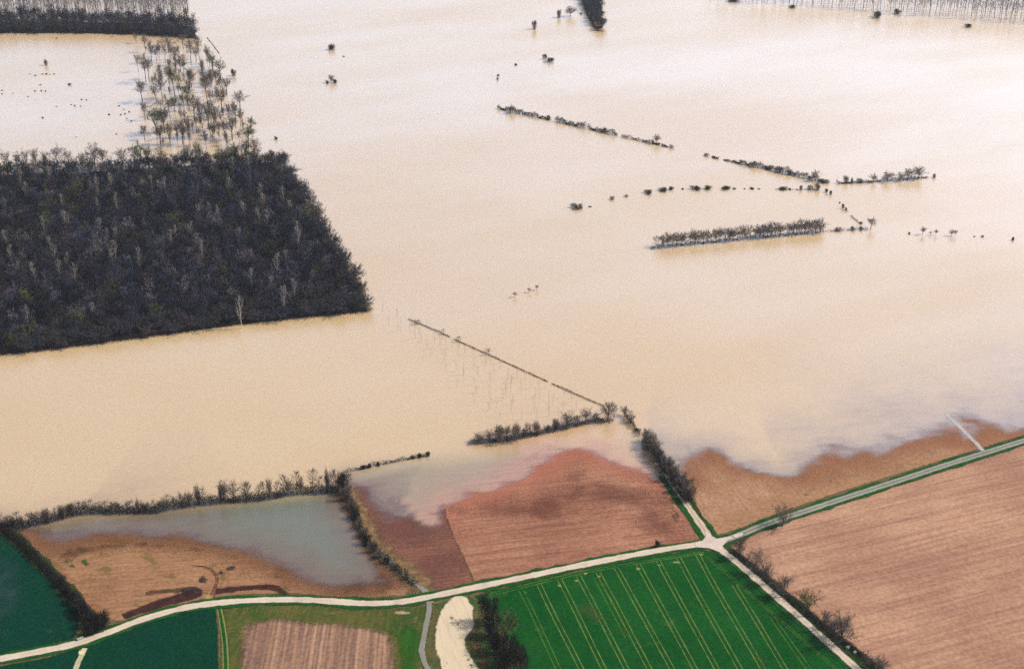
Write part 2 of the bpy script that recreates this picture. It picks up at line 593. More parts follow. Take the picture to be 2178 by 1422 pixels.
for x, y, w in [(1760, 1022, 16), (1778, 1024, 24), (1752, 1034, 12), (1716, 1050, 14), (1800, 1018, 12), (1842, 1030, 18)]:
    sheet('weed_patch', [(x - w / 2, y + 3), (x - w / 4, y - 5), (x + w / 2, y - 3), (x + w / 3, y + 4)], green_fleck, 3, smooth=True, space=2.5, parent=stubble_field)
purple_field = sheet('ploughed_field', [(745, 1020), (800, 1010), (950, 1000), (950, 1040), (952, 1100), (970, 1148), (992, 1195), (1010, 1240), (930, 1256), (905, 1240),
      (860, 1202), (820, 1160), (785, 1110), (762, 1060)],
      field_mat('purple_soil', lin(140, 96, 78), lin(118, 78, 66), lin(100, 64, 56), A_MID - 0.05, 1.3, 0.6, 24, 0.9,
                wetcol=lin(112, 76, 66), wet=14, detail_stretch=16.0), 1, space=6)
A_A = ang((200, 1240), (600, 1205))
field_a = sheet('stubble_field', [(28, 1122), (60, 1165), (110, 1210), (160, 1262), (212, 1315), (245, 1334), (262, 1324), (330, 1299), (430, 1275), (520, 1264), (620, 1262),
      (750, 1272), (860, 1268), (900, 1258), (860, 1228), (805, 1190), (772, 1140), (745, 1080), (715, 1040), (600, 1052), (400, 1072), (200, 1090), (90, 1110)],
      field_mat('orange_stubble', lin(176, 132, 98), lin(150, 110, 82), lin(132, 98, 62), A_A, 1.4, 0.6, 26, 0.9,
                wetcol=lin(110, 74, 52), wet=13, detail_stretch=14.0, speck=(13, 0.54, lin(112, 96, 52), 0.7), blotch=1.0), 1, space=6)
dark_wet = stain_mat('wet_plough', lin(78, 48, 42), lin(58, 38, 38), 1.2, 4, 1.0, 0.9, 3)
grey_wet = stain_mat('puddle_mud', lin(78, 62, 64), lin(60, 46, 48), 1.0, 4, 0.9, 0.95, 5)
for poly, m in [
        ([(380, 1258), (395, 1248), (418, 1246), (436, 1258), (424, 1266), (396, 1270)], grey_wet),
        ([(424, 1246), (422, 1228), (436, 1220), (450, 1224), (442, 1236), (432, 1248)], grey_wet),
        ([(462, 1218), (480, 1206), (500, 1200), (504, 1208), (488, 1216), (470, 1222)], grey_wet),
        ([(600, 1210), (640, 1236), (720, 1262), (820, 1262), (870, 1248), (830, 1212), (780, 1190), (700, 1230)], stain_mat('damp_soil', lin(122, 82, 62), lin(96, 64, 54), 12, 8, 0.8, 0.8, 4, A_A, 6)),
        ([(112, 1180), (160, 1160), (300, 1148), (430, 1162), (470, 1180), (380, 1170), (280, 1166), (190, 1178), (150, 1200)], stain_mat('damp_rim', lin(104, 74, 48), lin(80, 58, 42), 6, 8, 1, 0.75, 4, A_A, 6))]:
    sheet('damp_patch', poly, m, 2, smooth=True, space=3, parent=field_a)
strip('damp_patch', [(262, 1312), (300, 1298), (340, 1285), (390, 1270), (428, 1260)], 6.5, stain_mat('wet_strip', lin(78, 50, 44), lin(60, 40, 38), 1.6, 4, 0.9, 0.9, 3), 2, parent=field_a, wob=0.3)
strip('damp_patch', [(458, 1258), (500, 1252), (545, 1248), (585, 1249), (600, 1258), (606, 1264)], 5.0, stain_mat('wet_strip_b', lin(78, 50, 44), lin(60, 40, 38), 1.6, 4, 0.9, 0.9, 3), 2, parent=field_a, wob=0.3)
strip('damp_patch', [(310, 1262), (350, 1257), (392, 1254)], 4.0, stain_mat('wet_strip_c', lin(104, 74, 52), lin(84, 60, 46), 1.6, 4, 1.0, 0.7, 3), 2, parent=field_a, wob=0.3)
weed = stain_mat('weeds', lin(54, 88, 40), lin(80, 98, 50), 1.0, 2, 1.3, 0.85, 2)
for poly in [[(160, 1184), (176, 1182), (190, 1196), (194, 1212), (184, 1208), (170, 1194)], [(196, 1217), (206, 1218), (212, 1230), (204, 1232)],
             [(224, 1240), (230, 1242), (230, 1248), (224, 1246)], [(228, 1250), (236, 1252), (236, 1258), (230, 1256)], [(238, 1258), (248, 1258), (246, 1268), (238, 1264)],
             [(244, 1266), (258, 1267), (260, 1276), (250, 1277)], [(140, 1190), (160, 1198), (162, 1216), (146, 1206)], [(560, 1225), (626, 1222), (628, 1227), (570, 1229)],
             [(330, 1254), (372, 1251), (372, 1257), (336, 1260)]]:
    sheet('weed_patch', poly, weed, 3, smooth=True, space=2.5, parent=field_a)
paler = stain_mat('pale_headland', lin(186, 132, 104), lin(170, 116, 90), 2.0, 4, 0.9, 0.85, 2)
sheet('headland', [(112, 1192), (128, 1198), (170, 1240), (215, 1292), (246, 1330), (236, 1334), (200, 1302), (160, 1258), (122, 1215)], paler, 2, space=3, parent=field_a)
rut = stain_mat('wheel_rut', lin(124, 82, 58), lin(104, 70, 52), 0.35, 2, 0.9, 0.85, 2)
for off in (0, 8):
    strip('wheel_track', [(408 + off, 1202), (436 + off * 0.8, 1206), (454 + off * 0.6, 1218), (460 + off * 0.5, 1232), (456 + off * 0.5, 1248), (446 + off, 1272)], 0.9, rut, 4, parent=field_a)
sheet('crossing', [(434, 1270), (442, 1258), (452, 1256), (456, 1268), (458, 1276), (434, 1279)], stain_mat('pale_straw', lin(196, 164, 110), lin(176, 140, 96), 1.2, 3, 1, 0.9, 2), 5, space=2, parent=field_a)

# crops
GA, GB, GC = lin(8, 74, 26), lin(24, 90, 34), lin(30, 74, 28)
A_T = ang((1236, 1237), (1331, 1421))
wheat = sheet('wheat_field', [(1004, 1266), (1100, 1242), (1300, 1200), (1440, 1174), (1486, 1166), (1518, 1172), (1555, 1200), (1632, 1266), (1712, 1336), (1802, 1420), (2150, 1770), (1290, 1770),
      (1118, 1440), (1075, 1355), (1040, 1300)],
      field_mat('green_wheat', GA, GB, GC, A_T, 1.0, 0.5, 40, 1.2, fine=0.3, detail_stretch=10.0, speck=(22, 0.60, lin(70, 104, 50), 0.45), blotch=0.7), 2, space=9)
tram = stain_mat('tramline', lin(126, 140, 72), lin(92, 118, 54), 0.2, 3, 1.6, 0.9, 3)
tram2 = stain_mat('tramline_faint', lin(110, 136, 58), lin(70, 118, 48), 0.22, 3, 1.8, 0.7, 3)
TL = [((1114, 1268), (1136, 1312), (1186, 1421), 0), ((1152, 1255), (1176, 1306), (1235, 1421), 1), ((1196, 1245), (1222, 1296), (1283, 1421), 1),
      ((1236, 1237), (1266, 1294), (1331, 1421), 1), ((1278, 1230), (1312, 1292), (1380, 1421), 1), ((1317, 1220), (1354, 1287), (1428, 1421), 1),
      ((1363, 1212), (1400, 1280), (1477, 1421), 1), ((1405, 1204), (1446, 1280), (1523, 1421), 1), ((1448, 1196), (1490, 1275), (1572, 1421), 1),
      ((1486, 1184), (1528, 1262), (1621, 1421), 1), ((1568, 1256), (1608, 1320), (1668, 1421), 1), ((1649, 1324), (1680, 1368), (1718, 1421), 0)]
for a, b, c, k in TL:
    pa, pb, pc = (np.array(P(*q)) for q in (a, b, c))
    d = (pc - pa) / np.hypot(*(pc - pa))
    nn = np.array([-d[1], d[0]])
    pe = pc + d * 75
    for s in (-1, 1):
        strip('wheel_track', [q + nn * s * 0.95 for q in (pa - d * 3.5, pb, pc, pe)], 0.62, tram if k else tram2, 3, parent=wheat, world_xy=True, wob=0.25)
strip('wheel_track', [(1266, 1237), (1292, 1285), (1330, 1358)], 0.6, tram2, 3, parent=wheat)
for s in (0, 1):
    strip('wheel_track', [(1500 + 5 * s, 1184 - s), (1560 + 6 * s, 1236), (1640 + 6 * s, 1306), (1774 + 6 * s, 1424), (1820, 1470)], 0.55, tram2, 4, parent=wheat)
    strip('wheel_track', [(1040, 1268 - 5 * s), (1100, 1254 - 5 * s), (1250, 1219 - 5 * s), (1400, 1194 - 4 * s), (1498, 1178 - 3 * s)], 0.7, tram2, 5, parent=wheat, wob=0.4)
bare = stain_mat('bare_patch', lin(176, 170, 112), lin(140, 146, 84), 0.4, 2, 1.2, 0.85, 2)
for x, y, w in [(1117, 1262, 10), (1134, 1258, 7), (1186, 1246, 16), (1226, 1236, 22), (1274, 1227, 8), (1350, 1211, 24), (1402, 1203, 9), (1434, 1197, 22), (1470, 1191, 8), (1492, 1180, 12), (1242, 1221, 14)]:
    sheet('bare_patch', [(x - w / 2, y + 1), (x, y - 2), (x + w / 2, y - 2), (x + w / 2, y + 2), (x, y + 3)], bare, 6, smooth=True, space=1.5, parent=wheat)
for poly in [[(1215, 1280), (1260, 1278), (1290, 1310), (1300, 1350), (1270, 1340), (1235, 1310)], [(1300, 1330), (1340, 1335), (1370, 1380), (1340, 1375)], [(1590, 1400), (1630, 1396), (1640, 1424), (1600, 1430)]]:
    sheet('thin_patch', poly, stain_mat('thin_crop', lin(92, 100, 52), lin(60, 98, 46), 6, 5, 1.1, 0.5, 4), 7, smooth=True, space=4, parent=wheat)

BA, BB, BC = lin(6, 58, 46), lin(12, 66, 42), lin(18, 56, 44)
left_wheat = sheet('wheat_field', [(-300, 1110), (-40, 1122), (8, 1136), (40, 1164), (96, 1222), (146, 1276), (172, 1312), (170, 1340), (158, 1362), (80, 1380), (0, 1394), (-300, 1440)],
      field_mat('teal_wheat', BA, BB, BC, ang((0, 1200), (150, 1350)), 1.6, 0.5, 45, 1.2, fine=0.3, detail_stretch=8, blotch=0.9, speck=(24, 0.62, lin(64, 88, 70), 0.6)), 1, space=9)
sheet('thin_patch', [(-60, 1150), (30, 1180), (60, 1240), (50, 1290), (20, 1350), (-80, 1370)], stain_mat('damp_crop', lin(62, 88, 86), lin(38, 74, 70), 16, 12, 1, 0.7, 8), 2, smooth=True, parent=left_wheat)
sheet('thin_patch', [(70, 1250), (90, 1250), (100, 1266), (86, 1268), (62, 1260)], stain_mat('thin_teal', lin(104, 112, 66), lin(70, 96, 58), 3, 4, 1, 0.6, 3), 3, smooth=True, parent=left_wheat)
sheet('grass_margin', [(60, 1178), (96, 1214), (140, 1258), (172, 1298), (184, 1316), (180, 1342), (168, 1360), (160, 1352), (166, 1325), (158, 1305), (120, 1258), (80, 1212)],
      stain_mat('bright_grass', lin(28, 112, 34), lin(24, 92, 36), 1.8, 4, 0.9, 0.9, 4), 3, space=3, parent=left_wheat)
low_wheat = sheet('wheat_field', [(-300, 1470), (-100, 1440), (0, 1416), (100, 1398), (180, 1374), (250, 1349), (330, 1317), (400, 1296), (460, 1287), (466, 1340), (472, 1770), (-300, 1770)],
      field_mat('deep_teal_wheat', lin(6, 60, 44), lin(10, 64, 38), lin(14, 50, 38), 1.55, 1.5, 0.5, 30, 1.0, fine=0.3, detail_stretch=8), 1, space=8)
meadow = sheet('meadow', [(466, 1292), (560, 1286), (640, 1284), (740, 1292), (830, 1294), (908, 1286), (914, 1300), (904, 1340), (898, 1380), (903, 1430), (1010, 1770), (472, 1770)],
      field_mat('meadow_grass', lin(62, 84, 34), lin(92, 94, 46), lin(120, 100, 62), 1.45, 1.6, 0.5, 22, 1.0, detail_stretch=8, speck=(8, 0.62, lin(140, 120, 78), 0.5)), 1, space=6)
stripe_plot = sheet('striped_plot', [(512, 1334), (536, 1320), (600, 1310), (640, 1318), (720, 1322), (800, 1334), (836, 1346), (846, 1400), (866, 1770), (480, 1770), (506, 1400)],
      field_mat('striped_soil', lin(142, 110, 92), lin(126, 96, 84), lin(180, 140, 110), math.pi / 2 + 0.02, 1.3, 0.75, 20, 4.0, detail_stretch=40,
                stripe2=(3.6, 0.6, lin(196, 158, 126)), speck=(14, 0.70, lin(92, 92, 60), 0.7), blotch=0.8), 2, space=5)
strip('wheel_track', [(470, 1292), (478, 1330), (484, 1380), (488, 1480)], 1.0, stain_mat('straw', lin(176, 168, 110), lin(130, 140, 78), 0.4, 3, 1.1, 0.8, 3), 3, parent=meadow)
strip('wheel_track', [(462, 1292), (468, 1330), (474, 1380), (476, 1480)], 0.8, stain_mat('straw_b', lin(176, 168, 110), lin(130, 140, 78), 0.4, 3, 1.1, 0.8, 3), 4, parent=meadow)
strip('grass_margin', [(468, 1294), (475, 1340), (481, 1390), (484, 1480)], 3.2, stain_mat('dark_grass', lin(30, 76, 30), lin(40, 92, 34), 0.8, 3, 1, 0.9, 3), 2, parent=meadow)
sheet('bare_patch', [(828, 1304), (850, 1298), (874, 1300), (870, 1306), (846, 1306)], stain_mat('bare_sand', lin(196, 176, 146), lin(166, 144, 110), 0.5, 3, 1, 0.85, 2), 3, smooth=True, space=2, parent=meadow)
sheet('bare_patch', [(868, 1318), (890, 1308), (888, 1322), (876, 1332)], stain_mat('bare_soil', lin(176, 140, 112), lin(140, 118, 84), 1.4, 3, 1, 0.75, 2), 3, smooth=True, space=2, parent=meadow)
sheet('grass_patch', [(838, 1330), (880, 1334), (900, 1350), (894, 1430), (900, 1520), (858, 1520), (848, 1400)], stain_mat('lush_grass', lin(58, 108, 34), lin(48, 92, 32), 2.5, 4, 1, 0.8, 3, 1.5, 6), 4, smooth=True, space=4, parent=meadow)
sheet('bare_patch', [(480, 1300), (560, 1292), (680, 1294), (760, 1302), (700, 1308), (600, 1302), (500, 1306)], stain_mat('worn_grass', lin(140, 124, 82), lin(104, 108, 58), 1.6, 4, 1.2, 0.7, 3, 0.0, 5), 4, smooth=True, space=3, parent=meadow)

# bank with pond by the green wheat
bank = sheet('grass_bank', [(914, 1284), (1000, 1266), (1024, 1284), (1060, 1340), (1100, 1410), (1280, 1770), (1030, 1770), (905, 1430), (902, 1380), (908, 1340)],
      field_mat('bank_grass', lin(52, 92, 44), lin(110, 92, 62), lin(70, 84, 44), 1.9, 1.5, 0.5, 12, 1.0, detail_stretch=8, blotch=0.8), 1, space=5)
sheet('bare_patch', [(990, 1350), (1012, 1340), (1036, 1386), (1060, 1440), (1040, 1480), (1016, 1420)], stain_mat('bank_soil', lin(122, 92, 66), lin(96, 82, 52), 3, 4, 1.1, 0.85, 3), 2, smooth=True, space=3, parent=bank)
N = NT('pond_water')
pc = N.mix(N.ramp(N.noise(N.mapped(-1.9, (0.15, 1, 1)), 2.0, 4), 0.45, 0.7), lin(230, 208, 172), lin(212, 194, 164))
sh = N.diffuse(pc, 0.35, 0.4)
pond = sheet('pond', [(972, 1266), (994, 1270), (1000, 1282), (1008, 1290), (1006, 1308), (1010, 1328), (1002, 1344), (992, 1358), (994, 1380), (1006, 1404), (1024, 1430), (1060, 1510), (950, 1530), (938, 1424),
      (925, 1382), (925, 1342), (931, 1314), (946, 1284)], N.done(N.fade(sh, 0.9, 3, 1.3)), 5, smooth=True, space=3)
pond['kind'] = 'structure'
reed = stain_mat('drowned_grass', lin(150, 146, 118), lin(112, 116, 84), 1.0, 1.6, 1.4, 0.7, 1.2, -1.2, 6)
for poly in [[(956, 1312), (964, 1308), (968, 1322), (964, 1338), (958, 1330)], [(970, 1322), (976, 1320), (982, 1344), (984, 1372), (976, 1352)], [(986, 1372), (994, 1392), (1010, 1424), (1004, 1426), (988, 1398)], [(940, 1390), (950, 1400), (952, 1424), (944, 1416)]]:
    sheet('drowned_grass', poly, reed, 6, smooth=True, space=1.5, parent=pond)

# ---------------------------------------------------------------- verges, tracks, stream
verge = stain_mat('verge_grass', lin(26, 78, 34), lin(44, 90, 40), 1.0, 3, 1.0, 1.0, 4)
verge_dark = stain_mat('verge_rough', lin(30, 62, 30), lin(70, 74, 42), 1.2, 3, 1.1, 1.0, 3)
ROAD_W = [(-260, 1448), (-100, 1420), (0, 1403), (80, 1388), (160, 1371), (230, 1347), (300, 1320), (370, 1299), (430, 1287), (520, 1278), (620, 1275), (700, 1278), (780, 1283), (850, 1280), (910, 1270), (1000, 1252),
          (1100, 1232), (1200, 1211), (1300, 1191), (1400, 1172), (1480, 1160), (1516, 1157)]
ROAD_N = [(1516, 1157), (1497, 1126), (1472, 1090), (1443, 1046), (1424, 1018), (1404, 990), (1380, 955)]
ROAD_E = [(1522, 1157), (1570, 1140), (1640, 1112), (1750, 1075), (1900, 1026), (2050, 977), (2178, 937), (2350, 882), (2700, 775)]
ROAD_S = [(1518, 1157), (1548, 1182), (1600, 1226), (1650, 1270), (1700, 1314), (1750, 1359), (1810, 1413), (1920, 1512), (2170, 1740)]
for nm, px, w, m in [('verge', ROAD_W, 7.8, verge), ('verge', ROAD_N, 9.5, verge), ('verge', ROAD_E, 7.8, verge), ('verge', ROAD_S, 8.0, verge)]:
    strip(nm, px, w, m, 8, wob=0.18)
strip('verge', [(1542, 1166), (1600, 1212), (1700, 1296), (1800, 1378), (1930, 1486), (2220, 1740)], 7.0, verge_dark, 9, wob=0.2)
strip('verge', [(15, 1128), (60, 1170), (110, 1220), (150, 1266), (182, 1306), (204, 1338)], 7.5, verge_dark, 4, wob=0.2)
strip('verge', [(728, 1030), (746, 1068), (768, 1112), (790, 1152), (820, 1184), (860, 1216), (905, 1248)], 14.0, stain_mat('straw_bank', lin(162, 128, 92), lin(120, 98, 68), 4, 5, 1.2, 0.85, 3), 4, wob=0.15)
strip('verge', [(1462, 1064), (1490, 1108), (1510, 1138)], 5.0, verge_dark, 9, wob=0.2)


def road_mat(name, ca, cb, green=0.0, soft=0.5):
    N = NT(name)
    co = N.coord()
    base = N.mix(N.ramp(N.noise(co, 9, 5, 0.65), 0.3, 0.7), ca, cb)
    base = N.mix(0.2, base, N.mix(1.0, base, N.mix(N.ramp(N.noise(co, 0.9, 4, 0.8), 0.3, 0.7), (0.5, 0.5, 0.5, 1), (1.5, 1.5, 1.5, 1)), 'MULTIPLY'))
    base = N.mix(N.math('MULTIPLY', N.ramp(N.noise(co, 14, 6, 0.75), 0.52, 0.66), 0.55), base, lin(168, 146, 118))
    ac = N.attr('across')
    mid = N.math('ABSOLUTE', N.math('SUBTRACT', ac, 0.5))
    wheel = N.ramp(N.math('ABSOLUTE', N.math('SUBTRACT', mid, 0.22)), 0.14, 0.02)
    base = N.mix(N.math('MULTIPLY', wheel, 0.15), base, (0.62, 0.56, 0.5, 1))
    if green:
        g = N.math('MULTIPLY', N.ramp(mid, 0.12, 0.02), N.ramp(N.noise(co, 4, 4, 0.7), 0.3, 0.6))
        base = N.mix(N.math('MULTIPLY', g, green), base, lin(66, 96, 62))
    return N.done(N.fade(N.diffuse(base, 0.9, 0.2, N.noise(co, 0.5, 4, 0.7), 0.3, 0.05), soft, 2.0, 0.7))


white_track = road_mat('chalk_track', lin(220, 202, 180), lin(204, 184, 160), 0.0)
tan_track = road_mat('worn_track', lin(206, 186, 158), lin(190, 164, 136), 0.35)
grey_track = road_mat('grey_track', lin(144, 144, 128), lin(128, 128, 114), 0.7)
strip('track', ROAD_W, 4.1, white_track, 12, wob=0.12)
strip('track', ROAD_N, 3.7, tan_track, 13, wob=0.14)
strip('track', ROAD_E, 4.2, grey_track, 13, wob=0.05)
strip('track', ROAD_S, 3.8, white_track, 14, wob=0.12)
sheet('junction', [(1476, 1154), (1494, 1150), (1500, 1142), (1496, 1128), (1508, 1128), (1514, 1140), (1524, 1146), (1545, 1143), (1580, 1132), (1584, 1140), (1556, 1150),
      (1544, 1156), (1538, 1163), (1542, 1172), (1560, 1188), (1546, 1190), (1528, 1176), (1508, 1168), (1478, 1166)],
      road_mat('junction_gravel', lin(224, 206, 190), lin(206, 186, 170)), 16, space=2.0)
# field path by the culvert, its pale pad
strip('path', [(181, 1380), (174, 1396), (166, 1412), (158, 1440), (150, 1500)], 2.6, road_mat('pale_path', lin(196, 188, 150), lin(170, 166, 122)), 11)
sheet('pad', [(166, 1390), (172, 1382), (184, 1381), (183, 1390), (176, 1396), (168, 1397)], stain_mat('pale_pad', lin(238, 222, 184), lin(214, 196, 152), 0.5, 2, 0.6, 1.0, 2), 15, smooth=True, space=1.5)
# drowned farm track on the right shore
awash = strip('track', [(2098, 966), (2080, 946), (2056, 922), (2034, 900), (2012, 880)], 3.4, road_mat('drowned_track', lin(196, 186, 176), lin(178, 170, 164), 0, 1.3), 5)
for q in awash.data.vertices:
    q.co.z = max(q.co.z, 0.03)
# stream
N = NT('stream_water')
stream_m = N.done(N.fade(N.diffuse(N.mix(N.ramp(N.noise(N.coord(), 8, 4), 0.3, 0.7), lin(150, 146, 134), lin(138, 136, 120)), 0.4, 0.2), 0.5, 2, 0.5))
strip('stream', [(915, 1279), (914, 1300), (908, 1330), (902, 1365), (899, 1385), (906, 1412), (920, 1440), (950, 1540), (1020, 1760)], 3.4, stream_m, 12, wob=0.08)
strip('stream', [(800, 1170), (826, 1190), (850, 1212), (874, 1232), (896, 1250), (908, 1260)], 2.6, stream_m, 8, wob=0.2)
strip('verge', [(920, 1282), (920, 1302), (914, 1332), (908, 1366), (906, 1386), (913, 1414), (928, 1442), (958, 1540)], 1.2, stain_mat('stream_bank', lin(112, 96, 64), lin(70, 84, 42), 0.5, 2, 1, 0.9, 2), 13)

# woodland floors: dark sheets added over the flood, shade put into their colour
gap_shade = stain_mat('wood_shade', lin(40, 38, 40), lin(58, 52, 48), 1.5, 4, 1, 1.0, 5)
WOOD = [(-420, 790), (-100, 766), (0, 756), (200, 732), (420, 702), (560, 684), (788, 662), (762, 606), (730, 556), (700, 510), (668, 452), (634, 394), (608, 356), (596, 344), (540, 346), (400, 352), (200, 366), (0, 372), (-420, 388)]
FARWOOD = [(-200, 72), (0, 71), (150, 71), (280, 74), (350, 78), (424, 84), (410, 58), (380, 52), (300, 50), (150, 46), (0, 46), (-200, 46)]
COPSE = [(1284, 68), (1270, 64), (1256, 44), (1246, 20), (1238, 0), (1228, -20), (1262, -20), (1276, 6), (1280, 40)]


def flat_sheet(name, px, z, mat, space=10):
    o = sheet(name, px, mat, 0, space=space)
    co = np.zeros(len(o.data.vertices) * 3)
    o.data.vertices.foreach_get('co', co)
    co = co.reshape(-1, 3)
    co[:, 2] = z
    o.data.vertices.foreach_set('co', co.ravel())
    return o


flat_sheet('wood_shade_floor', WOOD, 0.12, gap_shade)
flat_sheet('wood_shade_floor', FARWOOD, 0.12, gap_shade)
flat_sheet('wood_shade_floor', COPSE, 0.12, gap_shade)

# ---------------------------------------------------------------- bark materials
def bark(name, cols, per_obj=True, rough=0.95):
    N = NT(name)
    if per_obj:
        r = N.n('ObjectInfo').outputs['Random']
        cr = N.n('ValToRGB')
        N.ln(r, cr.inputs[0])
        els = cr.color_ramp.elements
        for i, c in enumerate(cols):
            p = i / max(1, len(cols) - 1)
            if i < 2:
                els[i].position = p
                els[i].color = c
            else:
                els.new(p).color = c
        col = cr.outputs[0]
    else:
        at = N.n('Attribute', attribute_name='tint')
        col = at.outputs['Color']
    col = N.mix(0.35, col, N.mix(1.0, col, N.mix(N.noise(N.coord(), 2.0, 3), (0.4, 0.4, 0.4, 1), (1.6, 1.6, 1.6, 1)), 'MULTIPLY'))
    return N.done(N.diffuse(col, rough, 0.1))


M_TRUNK = bark('dark_bark', [lin(62, 54, 50), lin(78, 70, 62)])
M_TWIG = bark('bare_twigs', [lin(112, 102, 94), lin(124, 112, 98), lin(104, 98, 98)])
M_TWIG_GREEN = bark('budding_twigs', [lin(92, 98, 60), lin(104, 104, 70)])
M_TWIG_DARK = bark('shaded_scrub', [lin(48, 44, 40), lin(60, 56, 48)])  # darkened so the hedges' shaded side sits in the twig colour
M_WOODTWIG = bark('woodland_twigs', [lin(56, 58, 72), lin(78, 74, 82), lin(58, 64, 64), lin(88, 76, 74), lin(62, 66, 80)])
M_PALE = bark('pale_bark', [lin(200, 192, 182), lin(214, 206, 196)])
M_PALETWIG = bark('pale_twigs', [lin(158, 148, 142), lin(176, 166, 154)])
M_POPTWIG = bark('poplar_twigs', [lin(150, 140, 130), lin(136, 132, 130), lin(160, 144, 128)])
M_TINT = bark('woodland_mass', None, False)


# ---------------------------------------------------------------- tree meshes (10 m tall, base at the origin)
class MB:
    def __init__(self):
        self.v, self.f = [], []

    def tube(self, pts, rad, n=4):
        base = len(self.v)
        m = len(pts)
        for i, (p, r) in enumerate(zip(pts, rad)):
            t = (pts[min(i + 1, m - 1)] - pts[max(i - 1, 0)])
            t = t / (np.linalg.norm(t) + 1e-9)
            a = np.cross(t, (0.31, 0.95, 0.1))
            a /= np.linalg.norm(a) + 1e-9
            b = np.cross(t, a)
            for k in range(n):
                q = 2 * math.pi * k / n
                self.v.append(p + r * (math.cos(q) * a + math.sin(q) * b))
        for i in range(m - 1):
            for k in range(n):
                a0, a1 = base + i * n + k, base + i * n + (k + 1) % n
                self.f.append((a0, a1, a1 + n, a0 + n))

    def sliver(self, p, d, w, rn):
        s = np.cross(d, rn.normal(size=3))
        s *= w / (np.linalg.norm(s) + 1e-9)
        k = len(self.v)
        self.v += [p - s, p + s, p + d]
        self.f.append((k, k + 1, k + 2))

    def mesh(self, name, mat):
        me = bpy.data.meshes.new(name)
        me.from_pydata([tuple(q) for q in self.v], [], self.f)
        me.materials.append(mat)
        return me


def crown_point(rn, zc, rz, rx, shell=0.35):
    d = rn.normal(size=3)
    d /= np.linalg.norm(d)
    r = (shell + (1 - shell) * rn.random()) if rn.random() < 0.8 else rn.random() * shell
    return np.array([d[0] * rx * r, d[1] * rx * r, zc + d[2] * rz * r])


def make_tree(seed, rx=4.2, z0=2.6, limbs=9, subs=5, twigs=11, tw=0.05, tl=1.3, trunk_r=0.22, lean=0.25, top=10.0, flat=1.0, base_sides=5, limb_up=0.55, fuzz=420):
    """broad bare tree: trunk, limbs out to an uneven crown, sprays of twigs"""
    rn = np.random.default_rng(seed)
    T, C = MB(), MB()
    zc, rz = (z0 + top) / 2, (top - z0) / 2
    bend = rn.normal(0, lean, 2)
    fork = z0 + (top - z0) * (0.25 + 0.15 * rn.random())
    tp = [np.array([0, 0, -0.8]), np.array([0, 0, 0.0]), np.array([bend[0] * 0.3, bend[1] * 0.3, fork * 0.5]), np.array([bend[0], bend[1], fork])]
    T.tube(tp, [trunk_r * 1.5, trunk_r * 1.2, trunk_r * 0.95, trunk_r * 0.7], base_sides)
    lob = [(rn.random() * 6.28, 0.72 + 0.5 * rn.random()) for _ in range(5)]
    for i in range(limbs):
        az = 6.283 * (i + rn.random() * 0.8) / limbs
        kz = rn.random()
        lobe = min(1.15, 0.75 + 0.4 * max(math.cos(az - a) * s for a, s in lob))
        el = -0.25 + 1.65 * kz ** 0.8
        end = np.array([math.cos(az) * math.cos(el) * rx * lobe * flat, math.sin(az) * math.cos(el) * rx * lobe * flat, zc + math.sin(el) * rz * (0.85 + 0.3 * rn.random())])
        st = tp[2] + (tp[3] - tp[2]) * (0.2 + 0.8 * rn.random()) if el < 0.9 else tp[3]
        mid = st + (end - st) * 0.5 + np.array([0, 0, limb_up * (1 - kz)]) + rn.normal(0, 0.25, 3)
        r0 = trunk_r * (0.42 + 0.2 * rn.random())
        C.tube([st, (st + mid) / 2 + rn.normal(0, 0.1, 3), mid, end], [r0, r0 * 0.75, r0 * 0.5, r0 * 0.18], 3)
        for j in range(subs):
            t = 0.35 + 0.65 * (j + rn.random()) / subs
            p = mid + (end - mid) * (t * 2 - 1) if t > 0.5 else st + (mid - st) * t * 2
            out = p - np.array([0, 0, zc - rz * 0.4])
            out /= np.linalg.norm(out) + 1e-9
            d = out * 0.8 + rn.normal(0, 0.6, 3) + np.array([0, 0, 0.25])
            d *= (0.9 + 0.9 * rn.random()) / (np.linalg.norm(d) + 1e-9) * rx * 0.28
            q = p + d
            C.tube([p, q], [r0 * 0.3, r0 * 0.1], 3)
            for k in range(twigs):
                pp = p + d * (0.2 + 0.85 * rn.random())
                dd = out * 0.5 + rn.normal(0, 0.75, 3) + np.array([0, 0, 0.2])
                dd *= tl * (0.5 + 0.8 * rn.random()) / (np.linalg.norm(dd) + 1e-9)
                C.sliver(pp, dd, tw, rn)
    lumps = [crown_point(rn, zc, rz * 0.74, rx * 0.66, 0.45) for _ in range(9)]
    for i in range(fuzz):
        c = lumps[int(rn.random() * 9)]
        d = rn.normal(size=3)
        d /= np.linalg.norm(d)
        p = c + d * rx * (0.12 + 0.38 * rn.random()) * np.array([1, 1, rz / rx if rz < rx else 1])
        dd = d * 0.6 + rn.normal(0, 0.6, 3) + np.array([0, 0, 0.3])
        dd *= tl * (0.5 + 0.8 * rn.random()) / (np.linalg.norm(dd) + 1e-9)
        C.sliver(p, dd, tw, rn)
    return T, C


